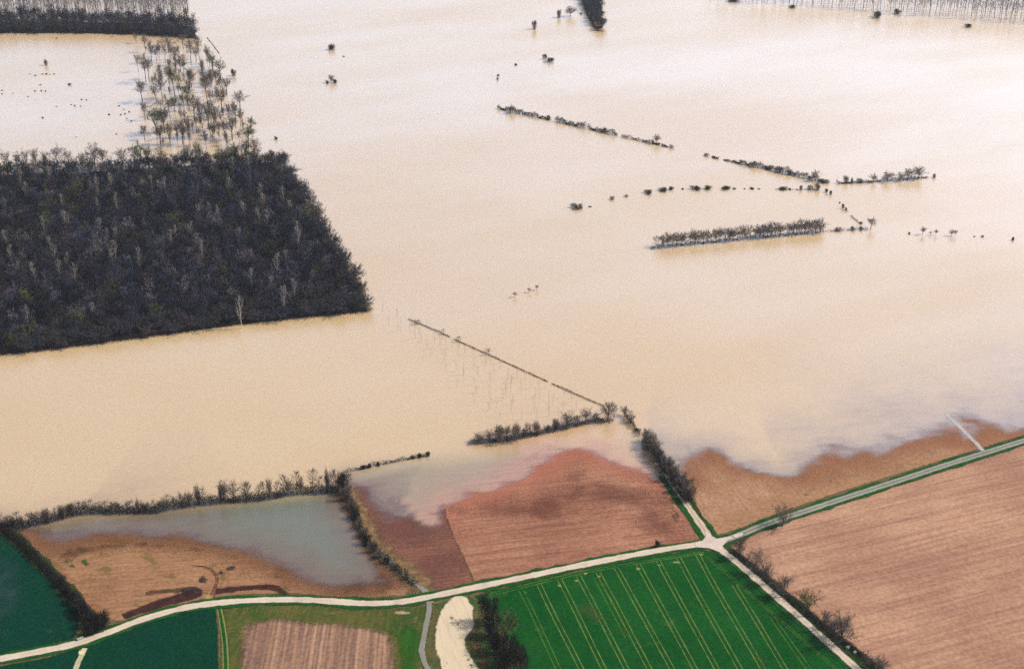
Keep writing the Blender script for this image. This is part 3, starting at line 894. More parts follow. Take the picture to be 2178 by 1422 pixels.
def make_slim(seed, rx=1.5, z0=2.0, whorls=26, twigs=7, tw=0.035, tl=1.1, trunk_r=0.13, up=1.3):
    """slender upright tree: straight tapering stem, steep short branches"""
    rn = np.random.default_rng(seed)
    T, C = MB(), MB()
    b = rn.normal(0, 0.12, 2)
    st = [np.array([0, 0, -0.8]), np.array([0, 0, 0.0]), np.array([b[0], b[1], 5.0]), np.array([b[0] * 1.6, b[1] * 1.6, 9.3])]
    T.tube(st, [trunk_r * 1.3, trunk_r, trunk_r * 0.65, trunk_r * 0.15], 4)
    for i in range(whorls):
        t = (i + rn.random()) / whorls
        z = z0 + (9.3 - z0) * t
        p = np.array([b[0] * z / 5.5, b[1] * z / 5.5, z])
        env = rx * (math.sin(math.pi * min(1, 0.18 + 0.82 * t)) ** 0.7 * (0.7 + 0.5 * rn.random()) + 0.1)
        az = rn.random() * 6.283
        d = np.array([math.cos(az) * env, math.sin(az) * env, env * up * (0.7 + 0.5 * rn.random())])
        C.tube([p, p + d], [trunk_r * 0.28, trunk_r * 0.07], 3)
        for k in range(twigs):
            pp = p + d * (0.3 + 0.75 * rn.random())
            dd = np.array([d[0], d[1], env * 1.2]) * 0.5 + rn.normal(0, 0.4, 3)
            dd *= tl * (0.5 + 0.7 * rn.random()) / (np.linalg.norm(dd) + 1e-9)
            C.sliver(pp, dd, tw, rn)
    return T, C


def make_bush(seed, n=1150, rx=5.0, tw=0.14, tl=2.4, stems=9):
    """dense multi-stemmed scrub, 10 m tall before scaling"""
    rn = np.random.default_rng(seed)
    T, C = MB(), MB()
    lumps = [(rn.normal(0, rx * 0.42, 2), 4.2 + 2.8 * rn.random(), rx * (0.45 + 0.25 * rn.random())) for _ in range(6)]
    for i in range(stems):
        c, h, r = lumps[i % 6]
        T.tube([np.array([c[0] * 0.35, c[1] * 0.35, -0.8]), np.array([c[0] * 0.6, c[1] * 0.6, h * 0.5]), np.array([c[0], c[1], h + r * 0.3])], [0.3, 0.2, 0.06], 3)
    for i in range(n):
        c, h, r = lumps[int(rn.random() * 6)]
        d = rn.normal(size=3)
        d /= np.linalg.norm(d)
        rr = r * (0.25 + 0.75 * rn.random())
        p = np.array([c[0] + d[0] * rr, c[1] + d[1] * rr, max(0.2, (h if rn.random() < 0.6 else h * rn.random()) + d[2] * rr)])
        dd = d * 0.6 + rn.normal(0, 0.6, 3) + np.array([0, 0, 0.35])
        dd *= tl * (0.4 + 0.8 * rn.random()) / (np.linalg.norm(dd) + 1e-9)
        C.sliver(p, dd, tw, rn)
    return T, C


PROTO = {}


def proto(kind, i, gen, tm, cm):
    T, C = gen
    V = np.array(C.v)
    hh = float(np.percentile(V[:, 2], 99.0))
    wd = 2 * float(np.percentile(np.hypot(V[:, 0], V[:, 1]), 86))
    PROTO.setdefault(kind, []).append((T.mesh('trunk', tm), C.mesh('crown', cm), hh, wd))


for i in range(6):
    proto('round', i, make_tree(100 + i, rx=3.9 + 0.5 * (i % 3), z0=1.3 + 0.5 * (i % 2), fuzz=950, limbs=11, subs=6, twigs=11, tw=0.05, tl=1.25), M_TRUNK, M_TWIG)
for i in range(5):
    proto('tall', i, make_tree(200 + i, fuzz=420, rx=1.9 + 0.35 * (i % 3), z0=2.8 + 0.5 * (i % 2), limbs=9, subs=5, twigs=10, tw=0.038, tl=0.95, trunk_r=0.13), M_TRUNK, M_TWIG)
for i in range(3):
    proto('tallgreen', i, make_tree(230 + i, rx=2.1, z0=3.0, limbs=9, subs=5, twigs=10, tw=0.042, tl=0.95, trunk_r=0.13), M_TRUNK, M_TWIG_GREEN)
for i in range(3):
    proto('green', i, make_tree(260 + i, rx=4.2, z0=1.6, limbs=11, subs=6, twigs=11, tw=0.06, tl=1.2), M_TRUNK, M_TWIG_GREEN)
for i in range(4):
    proto('slim', i, make_slim(300 + i, rx=1.7, whorls=34, twigs=8, tw=0.055, tl=1.2, trunk_r=0.13), M_PALE, M_PALETWIG)
for i in range(4):
    proto('poplar', i, make_slim(340 + i, rx=1.25, z0=3.4, whorls=26, twigs=7, tw=0.04, tl=0.9, trunk_r=0.085, up=1.6), M_TRUNK, M_POPTWIG)
for i in range(3):
    proto('sapling', i, make_slim(380 + i, rx=0.8, z0=1.5, whorls=16, twigs=4, tw=0.02, tl=0.8, trunk_r=0.05, up=2.0), M_PALETWIG, M_POPTWIG)
for i in range(4):
    proto('willow', i, make_slim(420 + i, rx=2.0, z0=0.8, whorls=30, twigs=9, tw=0.075, tl=1.4, trunk_r=0.13, up=1.5), M_TRUNK, M_TWIG)
for i in range(4):
    proto('bush', i, make_bush(460 + i), M_TRUNK, M_TWIG_DARK)
for i in range(3):
    proto('thicket', i, make_bush(480 + i, n=1050, rx=4.6, tw=0.115, tl=2.2), M_TRUNK, M_TWIG)
for i in range(5):
    proto('wood', i, make_tree(500 + i, rx=4.4, z0=2.6, limbs=10, subs=5, twigs=6, tw=0.10, tl=1.5, trunk_r=0.2, base_sides=4, fuzz=300), M_TRUNK, M_WOODTWIG)

KNAME = {'round': 'bare_tree', 'tall': 'bare_tree', 'tallgreen': 'budding_tree', 'green': 'budding_tree', 'slim': 'birch_tree', 'poplar': 'poplar_tree', 'sapling': 'young_poplar',
         'willow': 'willow_tree', 'bush': 'bush', 'thicket': 'bush', 'wood': 'woodland_tree'}


def place(kind, x, y, h, w=None, label=None, group=None, z=None, name=None, cat='tree'):
    """one tree at ground point (x, y), h and w in metres"""
    T, C, hh, wd = rng.choice(PROTO[kind])
    if z is None:
        z = gz(x, y)
    if w is None:
        w = wd * h / hh * rng.uniform(0.85, 1.15)
    e = bpy.data.objects.new(name or KNAME[kind], None)
    e.location = (x, y, z)
    e.rotation_euler = (0, 0, rng.uniform(0, 6.283))
    sx = w / wd
    e.scale = (sx, sx, h / hh)
    e.empty_display_size = 0.5
    link(e)
    for nm, m in (('trunk', T), ('crown', C)):
        link(bpy.data.objects.new('stems' if (nm == 'trunk' and kind in ('bush', 'thicket')) else nm, m), e)
    tag(e, label, 'bush' if kind in ('bush', 'thicket') else cat, group)
    return e


def tree_px(kind, u, v, hpx, wpx=None, label=None, group=None, name=None):
    x, y = P(u, v)
    m, vm = scale_at(x, y)
    z = gz(x, y)
    return place(kind, x, y, hpx * vm, wpx * m if wpx else None, label, group, max(z, -0.35), name)


def hedge(px, h, half, label, name='hedgerow', dens=14.0, mat=None, gaps=(), tw=0.11, vary=0.5, tl=0.9, z=None):
    """a run of scrub along a polyline: twig sprays on short stems, uneven top"""
    c = catmull([P(a, b) for a, b in px], 6)
    seg = np.hypot(*(np.diff(c, axis=0).T))
    L = np.r_[0, np.cumsum(seg)]
    rn = np.random.default_rng(int(px[0][0] * 7 + px[0][1] * 13) % 9973)
    n = int(L[-1] * dens * 2.4 * max(0.5, h / 2.5))
    tw *= 0.9
    o = np.array([np.interp(L[-1] / 2, L, c[:, 0]), np.interp(L[-1] / 2, L, c[:, 1])])
    t = rn.random(n) * L[-1]
    ph = rn.random(5) * 6.28
    prof = np.clip(1 + vary * sum(np.sin(t * f + p) for f, p in zip((0.12, 0.31, 0.55, 0.9, 1.7), ph)) / 2.2, 0.25, 1.9)
    keep = np.ones(n, bool)
    for a, b in gaps:
        keep &= ~((t > a * L[-1]) & (t < b * L[-1]))
    t, prof = t[keep], prof[keep]
    n = len(t)
    bx, by = np.interp(t, L, c[:, 0]), np.interp(t, L, c[:, 1])
    off = rn.normal(0, 0.45, (n, 2)).clip(-1, 1) * half
    zz = h * prof * rn.random(n) ** 0.8 * 0.85
    g0 = ground_z(np.c_[bx, by]) if z is None else np.full(n, z)
    g0 = np.maximum(g0, -0.1)
    p = np.c_[bx + off[:, 0] - o[0], by + off[:, 1] - o[1], g0 + zz - 0.05]
    d = rn.normal(0, 1, (n, 3))
    d[:, 2] = np.abs(d[:, 2]) * 0.9 + 0.1
    d *= (tl * (0.4 + 0.8 * rn.random(n)) * min(1.0, h / 2 + 0.3) / np.linalg.norm(d, axis=1))[:, None]
    s = np.cross(d, rn.normal(0, 1, (n, 3)))
    s *= (tw / (np.linalg.norm(s, axis=1) + 1e-9))[:, None]
    V = np.stack([p - s, p + s, p + d], 1).reshape(-1, 3)
    F = np.arange(3 * n).reshape(-1, 3)
    me = bpy.data.meshes.new(name)
    me.from_pydata(V.tolist(), [], F.tolist())
    me.materials.append(mat or M_TWIG_DARK)
    ob = link(bpy.data.objects.new(name, me))
    ob.location = (o[0], o[1], 0)
    tag(ob, label, 'hedge')
    return ob


# ---------------------------------------------------------------- the big flooded wood
def scatter(px, step, jit=0.4):
    poly = np.array([P(a, b) for a, b in px])
    x0, y0 = poly.min(0)
    x1, y1 = poly.max(0)
    gx, gy = np.meshgrid(np.arange(x0, x1, step), np.arange(y0, y1, step))
    g = np.c_[gx.ravel(), gy.ravel()] + nrg.uniform(-jit, jit, (gx.size, 2)) * step
    return g[inside(g, poly)], poly


TINTS = np.array([lin(66, 66, 78)[:3], lin(112, 102, 100)[:3], lin(90, 86, 92)[:3], lin(54, 54, 62)[:3], lin(66, 60, 64)[:3], lin(56, 60, 58)[:3], lin(72, 60, 56)[:3], lin(48, 50, 60)[:3], lin(78, 70, 66)[:3], lin(60, 62, 66)[:3], lin(84, 86, 50)[:3]])


def mass(name, pts, hts, wds, label, cat, seeds=6, base_tints=TINTS, sprig=(9, 4, 4, 0.15, 1.8), slim=False):
    """many far crowns as one mesh"""
    protos = []
    for k in range(seeds):
        T, C = make_tree(900 + k, rx=4.5, z0=2.2, limbs=sprig[0], subs=sprig[1], twigs=sprig[2], tw=sprig[3], tl=sprig[4], trunk_r=0.2, base_sides=3, fuzz=170)
        if slim:
            T, C = make_slim(940 + k, rx=1.25, z0=3.4, whorls=24, twigs=7, tw=0.04, tl=0.9, trunk_r=0.085, up=1.6)
        V = np.array(T.v + C.v)
        nt = len(T.v)
        tris = []
        for f in T.f:
            tris += [(f[0], f[1], f[2]), (f[0], f[2], f[3])]
        for f in C.f:
            if len(f) == 3:
                tris.append(tuple(q + nt for q in f))
        protos.append((V, np.array(tris)))
    AV, AF, AT = [], [], []
    off = 0
    for (x, y), h, w in zip(pts, hts, wds):
        V, F = protos[int(nrg.random() * seeds)]
        a = nrg.random() * 6.283
        ca, sa = math.cos(a), math.sin(a)
        s = w / (3.2 if slim else 10.4)
        AV.append(np.c_[x + (V[:, 0] * ca - V[:, 1] * sa) * s, y + (V[:, 0] * sa + V[:, 1] * ca) * s, V[:, 2] * h / 10])
        AF.append(F + off)
        off += len(V)
        t = base_tints[int(nrg.random() ** 1.3 * len(base_tints))] * nrg.uniform(0.5, 1.6) * (np.array([0.9, 0.95, 1.08]) if not slim else 1.0)
        AT.append(np.tile(np.r_[t, 1.0], (len(V), 1)))
    AV, AF, AT = np.vstack(AV), np.vstack(AF), np.vstack(AT)
    me = bpy.data.meshes.new(name)
    me.vertices.add(len(AV))
    me.vertices.foreach_set('co', AV.astype(np.float32).ravel())
    me.loops.add(AF.size)
    me.loops.foreach_set('vertex_index', AF.astype(np.int32).ravel())
    me.polygons.add(len(AF))
    me.polygons.foreach_set('loop_start', np.arange(0, AF.size, 3, dtype=np.int32))
    me.polygons.foreach_set('loop_total', np.full(len(AF), 3, np.int32))
    me.update()
    at = me.attributes.new('tint', 'FLOAT_COLOR', 'POINT')
    at.data.foreach_set('color', AT.astype(np.float32).ravel())
    me.materials.append(M_TINT)
    o = link(bpy.data.objects.new(name, me))
    return tag(o, label, cat, kind='stuff')


pts, wpoly = scatter(WOOD, 5.6)
vis = pts[:, 0] > -470
pts = pts[vis]
front = np.array([P(a, b) for a, b in WOOD[:7]])
side = np.array([P(a, b) for a, b in WOOD[6:14]])
north = np.array([P(a, b) for a, b in WOOD[13:]])
df, ds, dn = seg_dist(pts, front, False), seg_dist(pts, side, False), seg_dist(pts, north, False)
order = np.argsort(np.minimum(np.minimum(df, ds * 1.4), dn * 1.6))
infr = pts[:, 0] > -0.40 * pts[:, 1]
single = [i for i in order if infr[i]][:175]
smask = np.zeros(len(pts), bool)
smask[single] = True
for i in single:
    x, y = pts[i]
    h = rng.uniform(9.0, 13.5)
    if df[i] < 10:
        h *= 0.62 + 0.03 * df[i]
    e_ = min(df[i], ds[i], dn[i])
    if df[i] == e_:
        lab, grp = 'bare dark tree in the front fringe of the big flooded wood', 'front fringe of the flooded wood'
    elif ds[i] == e_:
        lab, grp = 'bare dark tree along the slanting open-water side of the big flooded wood', 'water side of the flooded wood'
    else:
        lab, grp = 'bare dark tree on the far rim of the big wood, facing the clearing', 'far rim of the flooded wood'
    place('wood', x, y, h, rng.uniform(7.0, 10.5), lab, grp, z=0.0)
rest = pts[~smask]
mass('woodland', rest, nrg.uniform(6.5, 14.5, len(rest)), nrg.uniform(6.0, 11.5, len(rest)), 'dense dark mass of bare crowns inside the big flooded wood', 'woodland')
# low brush along the wood's front and side
hedge(WOOD[:7], 2.6, 2.0, 'low dark brush at the waterline along the front of the big wood', 'brush', dens=16, tw=0.14)
hedge(WOOD[6:14], 2.4, 2.0, 'low dark brush along the open-water side of the big wood', 'brush', dens=10, tw=0.13)
PALE = [(210, 190), (290, 250), (365, 420), (380, 520), (265, 560), (560, 330), (640, 300), (670, 420), (570, 430), (575, 560), (870, 320), (915, 330), (1080, 130), (1110, 150), (1235, 120), (1130, 470), (1190, 470),
        (1240, 480), (1085, 560), (980, 620), (1010, 590), (1300, 330), (1480, 360), (1500, 400), (1385, 480), (1360, 600), (1470, 500), (1520, 510), (1600, 370), (1650, 450), (1695, 600), (1690, 560), (1435, 730), (1430, 850),
        (1575, 770), (1620, 730), (1540, 880), (1670, 900), (1605, 960), (800, 730), (665, 600), (620, 640), (325, 700), (345, 790), (400, 750), (435, 820), (205, 830), (50, 640), (75, 720), (300, 660), (540, 1040),
        (170, 1060), (1370, 1040), (1125, 650), (1150, 690), (645, 740), (660, 690), (700, 180), (480, 190), (160, 340), (125, 270), (940, 330), (820, 320), (1750, 450), (1770, 420), (1410, 190), (1460, 150), (1325, 190)]
for a, b in PALE:
    u, v = a / 2.656 + rng.uniform(-2, 2), b / 2.656 + 290 + 18
    x, y = P(u, v)
    place('slim', x, y, rng.uniform(16, 21), rng.uniform(2.8, 4.2), 'pale slender tree rising out of the dark crowns of the big wood', 'pale trees in the flooded wood', z=0.0)
# trees standing up on the wood's far rim
for u, h, w in [(16, 42, 26), (40, 38, 18), (58, 44, 22), (78, 42, 20), (98, 40, 18), (126, 48, 34), (148, 44, 22), (180, 38, 20), (203, 52, 32), (222, 42, 24), (262, 44, 30), (296, 56, 36), (318, 48, 22), (345, 46, 28), (402, 52, 20), (425, 54, 18),
                (470, 44, 26), (500, 52, 30), (526, 66, 24), (545, 70, 26)]:
    tree_px('tallgreen' if rng.random() < 0.3 else 'tall', u, 364 + rng.uniform(-4, 2), h * 1.1, w, 'bare round-crowned tree standing above the far rim of the big wood', 'rim trees above the flooded wood')

# ---------------------------------------------------------------- trees standing in the flooded clearing
CLR = [(105, 170, 110, 60), (210, 270, 180, 70), (280, 390, 220, 80), (430, 385, 200, 90), (465, 275, 170, 150), (633, 235, 160, 100), (720, 395, 250, 80), (775, 385, 160, 90), (813, 350, 230, 80), (930, 430, 190, 70),
       (958, 465, 140, 90), (1050, 560, 200, 110), (130, 490, 190, 70), (215, 610, 280, 110), (245, 570, 200, 90), (330, 360, 150, 60), (475, 620, 190, 80), (540, 780, 310, 110), (605, 500, 180, 90),
       (640, 530, 150, 60), (725, 660, 190, 110), (545, 420, 200, 90), (1120, 750, 180, 120), (965, 780, 300, 60), (905, 850, 310, 100), (1065, 940, 230, 130), (1268, 915, 180, 150), (175, 830, 220, 110), (335, 830, 170, 100),
       (405, 840, 290, 90), (380, 930, 120, 90), (675, 840, 200, 120), (760, 1035, 250, 190), (540, 940, 160, 120), (485, 1010, 200, 80), (205, 1030, 180, 80), (340, 1180, 280, 180), (425, 1170, 240, 130), (820, 990, 160, 80),
       (920, 1130, 260, 110), (865, 1230, 290, 100), (985, 1160, 260, 130), (970, 1240, 180, 80), (1180, 1250, 260, 140), (1215, 1070, 200, 110), (1275, 1100, 180, 70), (375, 1300, 220, 110), (485, 1300, 210, 90),
       (628, 1300, 230, 120), (1400, 1180, 170, 90), (1365, 1340, 220, 130), (1095, 1240, 180, 60), (1040, 1220, 160, 50), (935, 1200, 120, 40), (690, 1220, 200, 70), (200, 1250, 150, 80), (560, 1230, 150, 70), (780, 1150, 150, 70),
       (860, 620, 150, 70), (1000, 640, 160, 80), (300, 700, 150, 70), (600, 700, 160, 70)]
for i, (bx, by, h, w) in enumerate(CLR):
    u, v = bx / 5.267 + 270, by / 5.267 + 60
    lab = 'tall bare tree standing in brown water between the two flooded woods'
    grp = 'trees in the flooded clearing'
    if i == 32:
        lab, grp = 'broadest dark-crowned tree among those standing in the flooded clearing', None
    if i == 26:
        lab, grp = 'round-headed bare tree at the open-water edge of the flooded clearing', None
    if i == 23:
        lab, grp = 'thin bare pole-like tree in the flooded clearing, no wide crown', None
    tree_px('tallgreen' if i in (17, 36, 50) or rng.random() < 0.15 else 'tall', u, v, h / 5.267 * 1.15, max(w, 60) / 5.267 * 1.15, lab, grp)
for k in range(120):
    u = rng.uniform(300, 530)
    v = rng.uniform(105, 325)
    if u < 330 or v < 112 + max(0, u - 440) * 2.2:
        continue
    tree_px('tall', u, v, rng.uniform(24, 44), rng.uniform(7, 12), 'faint thin tree between the bigger trees of the flooded clearing', 'thin trees in the flooded clearing')
tree_px('bush', 496, 162, 15, 13, 'small dark bush in open water off the clearing trees')
tree_px('bush', 586, 296, 7, 9, 'tiny bush in open water off the corner of the big wood')
strip_posts = [(442, 82), (445, 86), (449, 91), (452, 95), (456, 99), (460, 104), (463, 108)]
hedge([(440, 80), (452, 95), (466, 114)], 0.4, 0.3, 'thin drowned fence-line scrub beside the far dark wood corner', 'hedgerow', dens=40, tw=0.10)

# ---------------------------------------------------------------- far dark wood and its pale poplar plantation
pts, _ = scatter(FARWOOD, 6.0)
fr = np.array([P(a, b) for a, b in FARWOOD[:6]])
d = seg_dist(pts, fr, False)
o_ = np.argsort(d)
o_ = [i for i in o_ if pts[i][0] > -0.38 * pts[i][1]]
sing = set(o_[:55])
for i in o_[:55]:
    place('wood', pts[i][0], pts[i][1], rng.uniform(8, 17), rng.uniform(6, 11), 'bare dark tree in the far wood beyond the flooded clearing', 'far wood beyond the clearing', z=0.0)
rest = np.array([p for i, p in enumerate(pts) if i not in sing])
mass('woodland', rest, nrg.uniform(7, 18, len(rest)), nrg.uniform(7, 11, len(rest)), 'far dark belt of bare crowns beyond the flooded clearing', 'woodland', seeds=4)
hedge(FARWOOD[:6], 2.5, 2.0, 'low brush at the foot of the far dark wood', 'brush', dens=8, tw=0.16)
PLANT = [(-60, 46), (150, 46), (300, 48), (405, 52), (404, 30), (402, -12), (-60, -12)]
pts, _ = scatter(PLANT, 7.4, 0.18)
pts = pts[np.argsort(pts[:, 1])]
lp_rest = pts[140:330]
for x, y in pts[:140]:
    place('poplar', x, y, rng.uniform(22, 28), rng.uniform(5.5, 8), 'pale leafless poplar in the plantation behind the far dark wood', 'plantation behind the far wood', z=-0.3)
# right-hand far plantation
RIGHTP = [(1545, 0), (1640, 8), (1720, 14), (1830, 24), (1900, 31), (2000, 36), (2100, 44), (2200, 52), (2260, 56), (2260, -12), (1480, -12)]
pts, _ = scatter(RIGHTP, 7.6, 0.22)
pts = pts[np.argsort(pts[:, 1])]
dfr = seg_dist(pts, np.array([P(a, b) for a, b in RIGHTP[:9]]), False)
pts = pts[np.argsort(dfr)]
rp_rest = pts[145:400]
for x, y in pts[:145]:
    place('poplar', x, y, rng.uniform(17, 24), rng.uniform(5, 7.5), 'grey leafless poplar of the rows flooded along the far shore', 'far shore poplar rows', z=-0.3)
for u, v, h, w, lab in [(1865, 37, 14, 18, 'dark low bush in water before the far poplar rows'), (1907, 30, 10, 18, 'flat dark bush at the foot of the far poplars'), (2060, 58, 8, 13, 'small lone bush in water before the far poplar rows'),
                        (1685, 17, 7, 12, 'small bush at the thin end of the far poplar rows'), (1560, 3, 8, 24, 'low scrub where the far poplar rows begin')]:
    tree_px('bush', u, v, h, w, lab)

PTINT = np.array([lin(150, 140, 130)[:3], lin(136, 132, 130)[:3], lin(160, 144, 128)[:3]])
mass('poplar_stand', lp_rest, nrg.uniform(22, 28, len(lp_rest)), nrg.uniform(5.5, 8, len(lp_rest)), 'pale poplar mass deep inside the plantation behind the far dark wood', 'plantation', 4, PTINT, slim=True)
mass('poplar_stand', rp_rest, nrg.uniform(17, 24, len(rp_rest)), nrg.uniform(5, 7.5, len(rp_rest)), 'grey poplar mass deep inside the rows along the far shore', 'plantation', 4, PTINT, slim=True)
# far copse strip and its neighbours
pts, _ = scatter(COPSE, 5.0)
for x, y in pts:
    place('wood', x, y, rng.uniform(8, 11), rng.uniform(7, 9), 'dark tree of the narrow copse tapering into open flood water', 'narrow far copse', z=0.0)
hedge(COPSE[:5], 2.5, 1.5, 'low brush along the narrow far copse', 'brush', dens=12, tw=0.16)
for k, u, v, h, w, lab in [('thicket', 1189, 38, 17, 14, 'twin-topped bush in open water beside the grey round tree by the copse'), ('round', 1213, 35, 22, 22, 'grey round tree in water beside the narrow far copse'),
                           ('bush', 1237, 31, 4, 6, 'tiny bush between round tree and narrow far copse'), ('thicket', 1137, 62, 20, 13, 'leaning dark bush alone in water, farthest off the narrow copse'),
                           ('bush', 1160, 126, 12, 10, 'dark upright bush of the pair adrift in open water'), ('bush', 1173, 131, 9, 18, 'low spreading bush of the pair adrift in open water'),
                           ('bush', 1097, 139, 4, 7, 'tiny grey bush in open water below the far copse'), ('bush', 1059, 162, 5, 5, 'tiny upright bush of two, far open water'), ('bush', 1057, 170, 6, 5, 'tiny lower bush of two, far open water'),
                           ('bush', 705, 106, 12, 15, 'round dark bush alone in open water beyond the wood'), ('round', 704, 176, 18, 14, 'small tree flanked by two bushes in open water'), ('bush', 695, 177, 7, 9, 'low bush touching the left foot of a small open-water tree'),
                           ('bush', 713, 177, 9, 9, 'low bush touching the right foot of a small open-water tree'), ('bush', 730, 121, 3, 5, 'speck-like bush in water beside the round dark bush'),
                           ('thicket', 97, 139, 14, 12, 'pale twiggy bush alone in the flooded field left of the clearing'), ('bush', 150, 181, 5, 8, 'dark low bush midway across the flooded clearing field')]:
    tree_px(k, u, v, h, w, lab)
for a, b in [(225, 551), (265, 562), (320, 552), (345, 552), (375, 552), (405, 552), (300, 632), (262, 680), (310, 678), (340, 680), (15, 672), (15, 700), (98, 695), (210, 720), (610, 742), (645, 745), (560, 788), (600, 792), (535, 778), (425, 792),
             (815, 855), (900, 855), (925, 815), (935, 848), (965, 835), (948, 885), (983, 903), (890, 790), (870, 1000), (1055, 992), (570, 1022), (425, 285), (840, 272), (120, 258), (210, 258), (320, 878)]:
    tree_px('bush', a / 3.513, b / 3.513 + 1, rng.uniform(1.6, 3.4), rng.uniform(3, 5.5), 'small drowned shrub poking out of the flooded field by the clearing', 'drowned shrubs in the flooded field')

# ---------------------------------------------------------------- hedges drowned in the middle of the flood
def hedge_m(px, hpx, label, half=1.4, **kw):
    x, y = P(*px[len(px) // 2])
    return hedge(px, 1.3 * hpx * scale_at(x, y)[1], half, label, **kw)


hedge_m([(1058, 231), (1090, 238), (1130, 247), (1171, 256)], 6, 'dark drowned hedge run from the round grey tree to its first gap', dens=26, tw=0.15)
hedge_m([(1182, 258), (1215, 266), (1246, 273)], 8, 'second drowned hedge run, thick and twiggy, after the first gap', dens=24, tw=0.15)
hedge_m([(1250, 274), (1280, 281), (1312, 288)], 7, 'third drowned hedge run tapering into the water', dens=24, tw=0.15)
hedge_m([(1322, 291), (1345, 296), (1362, 300)], 4, 'short thin drowned hedge run before the forked tree', dens=24, tw=0.14)
for a, b in [((1366, 301), (1380, 304)), ((1388, 305), (1404, 309)), ((1408, 310), (1420, 313)), ((1424, 314), (1432, 316))]:
    hedge_m([a, ((a[0] + b[0]) / 2, (a[1] + b[1]) / 2), b], 3.5, 'low scrap of drowned hedge trailing past the forked tree', dens=40, tw=0.15)['group'] = 'hedge scraps by the forked tree'
for k, u, v, h, w, lab in [('round', 1087, 241, 18, 24, 'round grey tree at the start of the long drowned hedge'), ('bush', 1165, 252, 8, 8, 'small dark bush at the first hedge gap'),
                           ('thicket', 1283, 281, 11, 14, 'tall bush in the third drowned hedge run'), ('round', 1396, 305, 20, 16, 'forked tree standing over the thin end of the drowned hedge'), ('thicket', 1387, 305, 10, 12, 'bush at the foot of the forked hedge tree')]:
    tree_px(k, u, v, h, w, lab)
for a, b in [((1498, 331), (1506, 333)), ((1515, 335), (1527, 338)), ((1541, 341), (1551, 343)), ((1555, 344), (1572, 348))]:
    hedge_m([a, ((a[0] + b[0]) / 2, (a[1] + b[1]) / 2), b], 3.5, 'low scrap of drowned hedge at the dotted start above the crossing', dens=44, tw=0.15)['group'] = 'hedge scraps above the crossing'
hedge_m([(1572, 348), (1620, 357), (1670, 369), (1720, 380), (1762, 390)], 8, 'continuous dark drowned hedge running down to the hedge crossing', dens=26, tw=0.15)
for k, u, v, h, w, lab in [('round', 1603, 356, 15, 15, 'small round tree on the dark hedge above the crossing'), ('thicket', 1637, 361, 9, 16, 'grey bush beside the small round hedge tree'), ('thicket', 1658, 366, 13, 16, 'taller grey bush midway on the dark hedge'),
                           ('thicket', 1680, 371, 11, 14, 'leaning grey bush lower on the dark hedge'), ('round', 1733, 385, 25, 20, 'tall single tree on the dark hedge near the crossing'), ('thicket', 1752, 389, 8, 14, 'twiggy bush at the hedge crossing gap'),
                           ('thicket', 1800, 389, 16, 13, 'pale upright bush at the gap end of the tree-topped hedge'), ('thicket', 1811, 388, 11, 10, 'small round bush near the gap end of the tree-topped hedge'), ('thicket', 1830, 388, 10, 12, 'low bush on the tree-topped hedge before its first tree'),
                           ('round', 1857, 387, 19, 18, 'compact round tree, first on the tree-topped hedge'), ('round', 1887, 385, 20, 24, 'open spreading tree on the tree-topped hedge'), ('round', 1914, 384, 18, 20, 'small dense tree next to the end group of the hedge'),
                           ('round', 1931, 382, 25, 20, 'upright tree in the end group of the tree-topped hedge'), ('round', 1953, 380, 26, 30, 'largest tree, ending the tree-topped hedge'), ('thicket', 1986, 377, 9, 12, 'detached bush past the largest hedge tree')]:
    tree_px(k, u, v, h, w, lab)
hedge_m([(1778, 391), (1830, 389), (1900, 384), (1972, 378)], 4, 'thin dark hedge under a row of bare round trees', dens=24, tw=0.14)
for u, v, h, w in [(1380, 410, 8, 20), (1410, 406, 8, 16), (1427, 403, 7, 10), (1452, 402, 3, 6), (1475, 402, 8, 24), (1505, 402, 8, 14), (1545, 401, 6, 18), (1562, 402, 4, 6), (1583, 402, 2.5, 5), (1600, 402, 4, 9), (1614, 402, 2.5, 5), (1664, 403, 6, 16), (1680, 403, 4, 6)]:
    tree_px('bush', u, v, h, w, 'low dark bush of the dotted hedge arcing to the crossing', 'dotted hedge bushes')
hedge_m([(1648, 403), (1690, 404), (1742, 404)], 2.2, 'thin solid end of the dotted hedge at the crossing', dens=9, tw=0.14)
for k, u, v, h, w, lab in [('thicket', 1703, 403, 10, 10, 'upright twiggy bush on the thin hedge end'), ('thicket', 1722, 403, 10, 12, 'reddish twiggy bush next to the crossing tree'), ('thicket', 1740, 404, 16, 18, 'grey bushy tree where the dotted hedge meets the crossing'),
                           ('bush', 1228, 444, 10, 26, 'wide dark bush islanded beyond the dotted hedge'), ('bush', 1255, 440, 3, 6, 'speck bush next to the wide islanded bush'), ('thicket', 1303, 424, 8, 11, 'pale bush between the islanded bush and dotted hedge'),
                           ('thicket', 1331, 418, 5, 10, 'faint low bush at the dotted hedge tail'),
                           ('bush', 1758, 409, 9, 6, 'upright bush just below the crossing'), ('bush', 1767, 414, 10, 5, 'narrow bush stepping down from the crossing'), ('bush', 1785, 432, 4, 4, 'speck bush on the dotted line below the crossing'),
                           ('bush', 1793, 443, 11, 5, 'narrow upright bush midway on the dotted line below the crossing'), ('bush', 1798, 446, 7, 6, 'leaning bush beside the narrow upright one'), ('bush', 1829, 476, 6, 8, 'low bush closing the dotted line by the planted row')]:
    tree_px(k, u, v, h, w, lab)
hedge_m([(1798, 447), (1803, 452)], 3, 'scrap of hedge under the leaning bush', half=0.6, dens=10, tw=0.14)
hedge_m([(1810, 460), (1818, 467), (1828, 475)], 2.2, 'broken thin hedge leading down to the planted row', half=0.6, dens=12, tw=0.14)
